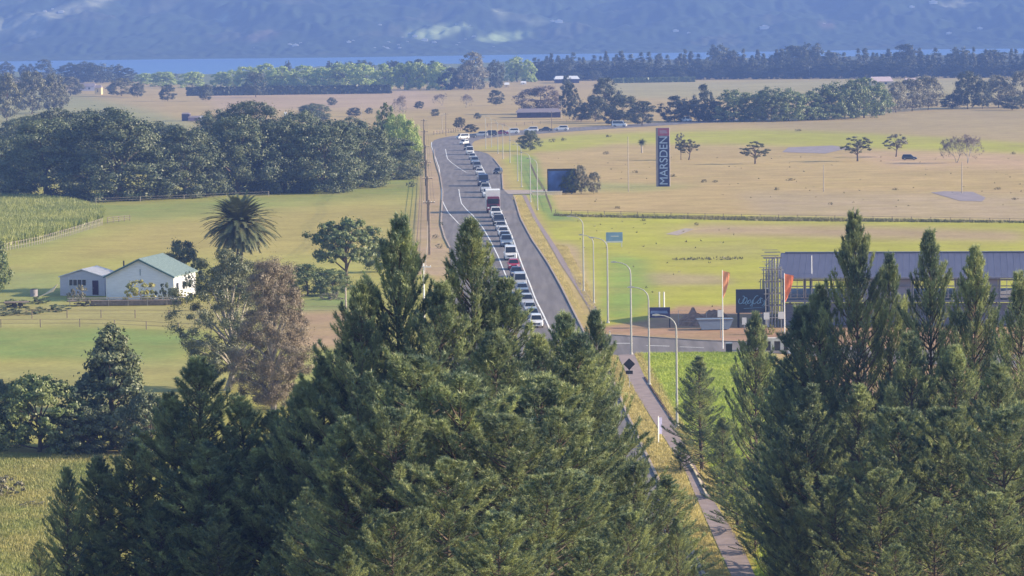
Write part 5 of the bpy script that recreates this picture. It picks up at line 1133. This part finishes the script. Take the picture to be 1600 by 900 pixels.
# site bits: skip, dirt mound, blocks
M_dirt = mat('bare_dirt', (0.30, 0.19, 0.14), 0.95, 0.1, 0.3, 1.2, bump=.6)
def mound(px, by, wpx, hpx, lb, m_, name='dirt_mound', seed=1):
    q = P(px, by); s_ = mpp(px, by); rs = np.random.RandomState(seed); n = 26; V = []; F = []; W_ = wpx * s_ / 2
    for i in range(n):
        for j in range(n):
            x = (i / (n - 1) * 2 - 1); y = (j / (n - 1) * 2 - 1); r = math.sqrt(x * x + y * y); h = max(0, 1 - r) ** .7 * hpx * s_ * (1 + .35 * math.sin(x * 7 + seed) * math.cos(y * 5)) + rs.rand() * .12 * (r < .95)
            V.append((x * W_, y * 5 + 3, h - .05))
    for i in range(n - 1):
        for j in range(n - 1): F.append((i * n + j, (i + 1) * n + j, (i + 1) * n + j + 1, i * n + j + 1))
    mb = MB(); mb.add(V, F); o = mb.build(name, m_); o.location = (q.x, q.y, 0); return tag(o, lb, name.replace('_', ' '))
mound(1086, 508, 50, 20, 'reddish-brown heap of dug earth left of the orange flag', M_dirt, seed=2)
mound(1120, 500, 46, 14, 'lower dark earth heap behind the orange flag', M_dirt, seed=5)
q = P(1118, 516); t = thing('skip_bin', 'blue-grey waste skip standing below the earth heap by the orange flag', 'skip', (q.x, q.y, 0), R_(3)); mb = MB(); mb.prism_y([(-1.9, .1), (1.9, .1), (2.5, 1.5), (-2.5, 1.5)], 0, 1.9); mb.build('skip_body', CARM['bluegrey'], t); mb = MB(); mb.box((0, -.04, 1.5), (5.1, .1, .12)); mb.box((0, 1.94, 1.5), (5.1, .1, .12)); mb.build('rim', CARM['grey'], t)
M_conc = mat('white_concrete', (0.62, 0.58, 0.52), 0.85, 0.1, 0.12, 1.5)
q = P(1214, 548); s_ = mpp(1214, 548); t = thing('retaining_wall', 'white concrete block wall with dark recesses at the entrance behind the small pines', 'wall', (q.x, q.y, 0)); mb = MB(); mb.box((0, .5, 17.5 * s_), (48 * s_, 1.2, 5 * s_)); mb.build('coping', M_conc, t)
for x in (-20, -7, 8, 20): mb = MB(); mb.box((x * s_, .3, 8 * s_), (.45, .9, 15 * s_)); mb.build('pier', M_conc, t)
mb = MB(); mb.box((0, .7, 7.5 * s_), (46 * s_, .5, 15 * s_)); mb.build('back_wall', M_wood, t)
q = P(1234, 552); t = thing('gate_post', 'white gate post right of the concrete block wall', 'post', (q.x, q.y, 0)); mb = MB(); mb.box((0, 0, 1.6), (.35, .35, 3.2)); mb.build('post', M_white, t); mb = MB(); mb.box((0, 0, 3.25), (.45, .45, .1)); mb.build('cap', M_white, t)
for i, px in enumerate((1172, 1181, 1189, 1197, 1205)): shrub(px, 523, 506, 11, ('leftmost', 'second', 'middle', 'fourth', 'rightmost')[i] + ' of the five yellowish flax plants under the script billboard', M_yshrub, k=i)
q = P(1139, 551); t = thing('bin', 'dark bin at the side road edge below the orange flag', 'bin', (q.x, q.y, 0)); mb = MB(); mb.box((0, 0, .6), (.75, .7, 1.1), taper=1.1); mb.build('bin_body', M_black, t); mb = MB(); mb.box((0, 0, 1.2), (.85, .8, .1)); mb.build('lid', CARM['grey'], t)
# ---------------------------------------------------------------- fences
def fence(label, pts, h, gap, m_, rails=(0.5, 0.95), rr=.02, pr=.07, name='fence', cat='fence', group=None):
    w = [P(*p) for p in pts]; r = thing(name, label, cat, tuple(w[0]), 0, group); seg = [(a, b, (b - a).length) for a, b in zip(w, w[1:])]; tot = sum(s[2] for s in seg); n = max(2, min(100, int(tot / gap))); mb0 = MB(); mb0.tube([(0, 0, -.05), (0, 0, h)], pr, 5); me = None
    pos = []
    for i in range(n):
        d = tot * i / (n - 1)
        for a, b, l_ in seg:
            if d <= l_ + 1e-6: break
            d -= l_
        pos.append(a + (b - a) * min(1, d / l_))
    me = mb0.mesh('fence_post', m_)
    for p in pos: o = link('post', me, r, p - w[0])
    for f in rails: mb = MB(); mb.tube([p - w[0] + Vector((0, 0, h * f)) for p in pos], rr, 4); mb.build('rail', m_, r)
    return r
fence('post and wire fence across the left field below the farmhouse', [(-60, 500), (100, 497), (260, 497), (360, 500)], 1.25, 4.5, M_wood)
fence('lower post and wire fence along the edge of the greener left field', [(-60, 512), (150, 511), (330, 520)], 1.2, 5, M_wood)
fence('short fence beside the pale pole right of the brown tree', [(470, 492), (560, 490)], 1.2, 4, M_wood)
fence('grey paling fence along the near edge of the maize field', [(-20, 398), (60, 382), (110, 368), (160, 352)], 1.6, 1.5, M_pwood, (.4, .9))
fence('wooden gate and rails at the corner of the maize field', [(168, 349), (203, 345)], 1.3, 1.8, M_wood, (.3, .6, .95), .06)
fence('roadside fence running along the left verge beside the power poles', [(645, 470), (650, 400), (654, 350), (657, 300), (658, 262), (660, 236)], 1.3, 4, M_wood, (.3, .6, .95), .03)
fence('second fence line close to the road on the left verge', [(664, 430), (668, 380), (668, 330), (667, 280), (666, 240)], 1.1, 6, M_pwood)
fence('dark rail fence at the far bend of the road', [(678, 211), (700, 208), (730, 203)], 1.6, 4, M_wood, (.5, .95), .09, .12)
fence('fence along the far road in front of the tan field', [(735, 199), (800, 197), (850, 193), (930, 190)], 1.4, 7, M_wood, (.6, .95), .07, .1)
fence('temporary wire fence round the earth heap left of the orange flag', [(1060, 509), (1104, 511)], 2.2, 1.6, M_galv, (.3, .98), .012, .035)
fence('post and wire fence on the far side of the green verge right of the road', [(828, 258), (838, 280), (850, 300), (862, 332)], 1.3, 6, M_wood)
fence('dark fence along the grove edge above the field', [(150, 318), (300, 312), (420, 307)], 1.3, 8, M_pwood)
fence('weathered fence along the boundary between tan and green fields on the right', [(868, 335), (1100, 341), (1400, 346), (1640, 350)], 1.1, 4, M_wood, (.5, .9), .03)
# hedgerow weeds along that boundary
def scatter_blades(name, label, polys, n, hmin, hmax, mt, kind='stuff', seed=1, wd=.05, per=3, avoid=()):
    rs = np.random.RandomState(seed); PX = []; PY = []
    for poly, k in polys:
        a = np.array(poly, float); w = np.array([P(*p) for p in poly]); mn, mx = w.min(0), w.max(0); got = 0; wl3 = [(p[0], p[1]) for p in w]
        while got < k:
            x = rs.uniform(mn[0], mx[0], 4 * k); y = rs.uniform(mn[1], mx[1], 4 * k); m_ = inpoly(x, y, wl3)
            for av in avoid: m_ &= ~inpoly(x, y, [(P(*p).x, P(*p).y) for p in av])
            x = x[m_][:k - got]; y = y[m_][:k - got]; PX.append(x); PY.append(y); got += len(x)
            if len(x) == 0: break
    x = np.concatenate(PX); y = np.concatenate(PY); b = np.stack([x, y, np.full(len(x), 0.0) + terr(x, y)], -1); b = np.repeat(b, per, 0) + rs.normal(size=(len(x) * per, 3)) * np.array([.12, .12, 0])
    d = unit(rs.normal(size=b.shape) * .35 + np.array([0, 0, 1.0])); V, F = blades(b, d, rs.uniform(hmin, hmax, len(b)), np.full(len(b), wd) * rs.uniform(.6, 1.4, len(b)), rs)
    o = link(name, np_mesh(name, V, F, [mt])); return tag(o, label, name.replace('_', ' '), None, kind)
M_grassg = leafmat('grass_blades_green', (0.26, 0.34, 0.05), (0.42, 0.48, 0.08), 0.12, 0.3, 0, 1.5); M_grassy = leafmat('grass_blades_dry', (0.43, 0.36, 0.14), (0.57, 0.48, 0.19), 0.12, 0.3, 0, 1.5)
M_weed = leafmat('dark_weeds', (0.12, 0.13, 0.05), (0.22, 0.19, 0.09), 0.1, 0.2, 0, 1)
scatter_blades('rough_grass', 'rough green grass beside the footpath and side road', [([(1000, 552), (1200, 550), (1230, 700), (1180, 760), (1110, 735)], 26000), ([(1110, 735), (1180, 760), (1200, 905), (1190, 905)], 3000)], 0, .12, .38, M_grassg, seed=3, avoid=([(963, 551), (990, 551), (1092, 738), (1182, 905), (1145, 905)],))
scatter_blades('dry_grass', 'dry yellow grass tufts along both edges of the footpath', [([(932, 556), (962, 556), (1015, 653), (1070, 738), (1115, 850), (1142, 905), (1108, 905), (1078, 850), (1040, 775), (990, 665)], 11000), ([(992, 552), (1004, 552), (1105, 725), (1190, 880), (1165, 868), (1095, 742)], 5000), ([(800, 308), (815, 306), (890, 446), (915, 495), (900, 480), (826, 360)], 6000), ([(870, 382), (886, 385), (930, 470), (925, 490)], 4000)], 0, .10, .34, M_grassy, seed=4)
scatter_blades('long_grass', 'long grass of the meadow in the lower left corner', [([(-30, 708), (210, 712), (200, 905), (-30, 905)], 26000)], 0, .12, .42, leafmat('meadow_blades', (0.24, 0.28, 0.08), (0.37, 0.34, 0.12), 0.1, 0.3, 0, 1.5), seed=5, wd=.07)
scatter_blades('boundary_weeds', 'dark weeds along the line between the tan and green fields', [([(866, 335), (910, 336.5), (1640, 347.5), (1640, 348.8), (1200, 345.5), (866, 338)], 3500)], 0, .15, .65, M_weed, seed=6, wd=.22)
scatter_blades('field_weeds', 'sparse dark weeds scattered over the right-hand fields', [([(840, 245), (1640, 245), (1640, 335), (880, 328)], 80), ([(880, 345), (1190, 350), (1190, 470), (960, 500)], 35), ([(1050, 404), (1160, 402), (1160, 406), (1055, 407)], 90)], 0, .15, .5, M_weed, seed=7, wd=.2, per=4)
scatter_blades('maize_field', 'field of tall yellow-green maize at the left below the grove', [([(-60, 312), (60, 314), (122, 322), (160, 333), (156, 346), (105, 362), (55, 376), (-60, 396)], 22000)], 0, 1.5, 2.4, M_maize, seed=8, wd=.26, per=4)
rs_ = np.random.RandomState(77)
for i, (px, by) in enumerate([(863, 222), (880, 220), (950, 214), (965, 326), (993, 270), (1052, 276), (1100, 285), (1118, 285), (1213, 297), (1237, 282), (1298, 320), (1399, 297), (1559, 296), (1586, 312), (1583, 241), (947, 241), (1247, 205), (1005, 345), (1088, 352)]):
    shrub(px, by, by - 4 - rs_.rand() * 2, 7 + rs_.rand() * 5, ['small dark tussock low in the right-hand field, well apart from any tree', 'small dark tussock low in the right-hand field, well apart from any tree'][0], M_weed, 'scattered tussocks in the right-hand fields', k=i)
for px, by, w, hp, lb in ((642, 292, 14, 10, 'small dark shrub at the roadside fence on the left'), (520, 468, 40, 14, 'dark low bush by the pale pole in the left field'), (690, 352, 6, 6, 'small weed bush on the verge left of the road, nearest the lane line'), (680, 372, 10, 7, 'brown weed bush on the left verge'), (686, 388, 12, 8, 'brownish bush at the left kerb before the pines'), (110, 880, 40, 16, 'pale rough bush in the lower left meadow'), (10, 775, 50, 34, 'grey-green bush at the left edge of the lower meadow'), (50, 790, 40, 8, 'brown low scrub in the lower left meadow')):
    shrub(px, by, by - hp, w, lb, M_greyleaf if 'grey' in lb or 'brown' in lb or 'pale' in lb else M_dark)
# ---------------------------------------------------------------- far buildings
def shed(px, by, wpx, hpx, lb, wallm, roofm, deep=10, name='shed', cat='shed', ecc=.6, rz=0.0, group=None, win=0):
    q = P(px, by); s_ = mpp(px, by); w = wpx * s_; h = hpx * s_; t = thing(name, lb, cat, (q.x, q.y, 0), rz, group); e = h * ecc; mb = MB(); mb.box((0, deep / 2, e / 2), (w, deep, e)); mb.build('wall', wallm, t); o = w * .03
    mb = MB(); mb.add([(-w / 2 - o, -.4, e - .1), (w / 2 + o, -.4, e - .1), (w / 2 + o, deep + .4, e - .1), (-w / 2 - o, deep + .4, e - .1), (-w / 2 * .9, deep / 2, h), (w / 2 * .9, deep / 2, h)], [(0, 1, 5, 4), (2, 3, 4, 5), (1, 2, 5), (3, 0, 4), (3, 2, 1, 0)]); mb.build('roof', roofm, t)
    for i in range(win): mb = MB(); mb.box((w * (-.35 + .7 * (i + .5) / win), -.06, e * .55), (w * .1, .1, e * .4)); mb.build('window', M_dkw, t)
    return t
M_dwall = mat('dark_violet_wall', (0.06, 0.05, 0.09), 0.7); M_mroof = mat('mauve_grey_roof', (0.24, 0.20, 0.21), 0.7, 0.2); M_yel = mat('yellow_wall', (0.60, 0.50, 0.28), 0.7); M_pinkr = mat('pink_iron_roof', (0.62, 0.48, 0.46), 0.5)
shed(842, 184, 68, 14, 'low dark barn with a mauve roof behind the far road', M_dwall, M_mroof, 16, 'barn', 'barn', .62, win=3)
shed(886, 130, 38, 11, 'long white-roofed shed before the far belt right of the road', M_dwall, M_white, 30, win=2)
shed(1378, 134, 34, 14, 'far house with a pale pink roof among the trees on the right', M_yel, M_pinkr, 14, 'house', 'house', .5, win=2)
shed(1424, 134, 18, 12, 'far white gable beside the pink-roofed house', M_white, M_pinkr, 12, 'house', 'house', .55, win=1)
shed(115, 128, 11, 8, 'tiny bright white house at the far left before the water', M_white, M_white, 12, 'house', 'house', .6, win=1)
shed(135, 142, 26, 12, 'grey-roofed house right of the tiny white one at the far left', M_walls, M_mroof, 12, 'house', 'house', .6, win=2)
shed(153, 148, 10, 15, 'narrow yellow house at the far left', M_yel, M_mroof, 10, 'house', 'house', .75, win=1)
shed(4, 124, 9, 5, 'tiny white house at the left picture edge in the distance', M_white, M_mroof, 10, 'house', 'house', .6, win=1)
shed(290, 189, 12, 13, 'dark box-shaped shed of the farm group behind the grove', M_dwall, M_mroof, 6, ecc=.85)
shed(303, 189, 18, 8, 'mauve low shed in the middle of the farm group behind the grove', mat('mauve_wall', (0.32, 0.24, 0.32), 0.7), M_mroof, 6, ecc=.7)
shed(318, 190, 12, 9, 'pale shed at the right of the farm group behind the grove', M_white, M_wroof, 6, ecc=.7)
shed(446, 184, 5, 9, 'small white gable peeping over the grove', M_white, M_white, 4)
shed(792, 137, 8, 8, 'tiny cream house beside the far green trees', M_cream, M_white, 8, 'house', 'house', .6, win=1); shed(818, 132, 9, 5, 'tiny white house just right of the far green trees', M_white, M_white, 8, 'house', 'house', .6, win=1)
# houses on the hills over the water
GHs = 'tiny white houses on the hills across the water'
spots = [(592, 39, 6), (607, 65, 5), (628, 58, 4), (640, 53, 5), (648, 56, 8), (638, 65, 4), (598, 72, 4), (605, 75, 6), (610, 77, 4), (622, 70, 4), (545, 66, 7), (552, 64, 4), (453, 69, 6), (462, 72, 9), (470, 67, 4), (399, 75, 3), (665, 63, 10), (680, 67, 7), (712, 38, 4), (735, 40, 4), (752, 13, 5), (738, 57, 6), (770, 73, 4), (717, 66, 4), (712, 70, 4), (865, 34, 8), (873, 35, 12), (882, 38, 6), (1055, 50, 9), (1075, 51, 6), (1195, 44, 14), (1285, 38, 5), (1423, 12, 8), (1457, 5, 12), (1483, 53, 8), (1531, 44, 8), (1459, 77, 4), (82, 14, 5), (95, 18, 9), (70, 17, 5), (585, 75, 4), (625, 75, 5), (725, 60, 4)]
mbh = MB(); mbh.box((0, 0, 1.8), (7, 6, 3.6)); mbh.prism_y([(-4, 3.6), (4, 3.6), (0, 5.6)], -3.4, 3.4); me = mbh.mesh('hill_house', M_white)
for px, py, w in spots:
    q = hill_hit(px, py); k = w * q.y / FPX / 7
    o = link('hill_house', me, None, (q.x, q.y, q.z - 1), 0, (k, k, k * .62)); tag(o, 'tiny white house among the bush of the hills across the water', 'house', GHs)
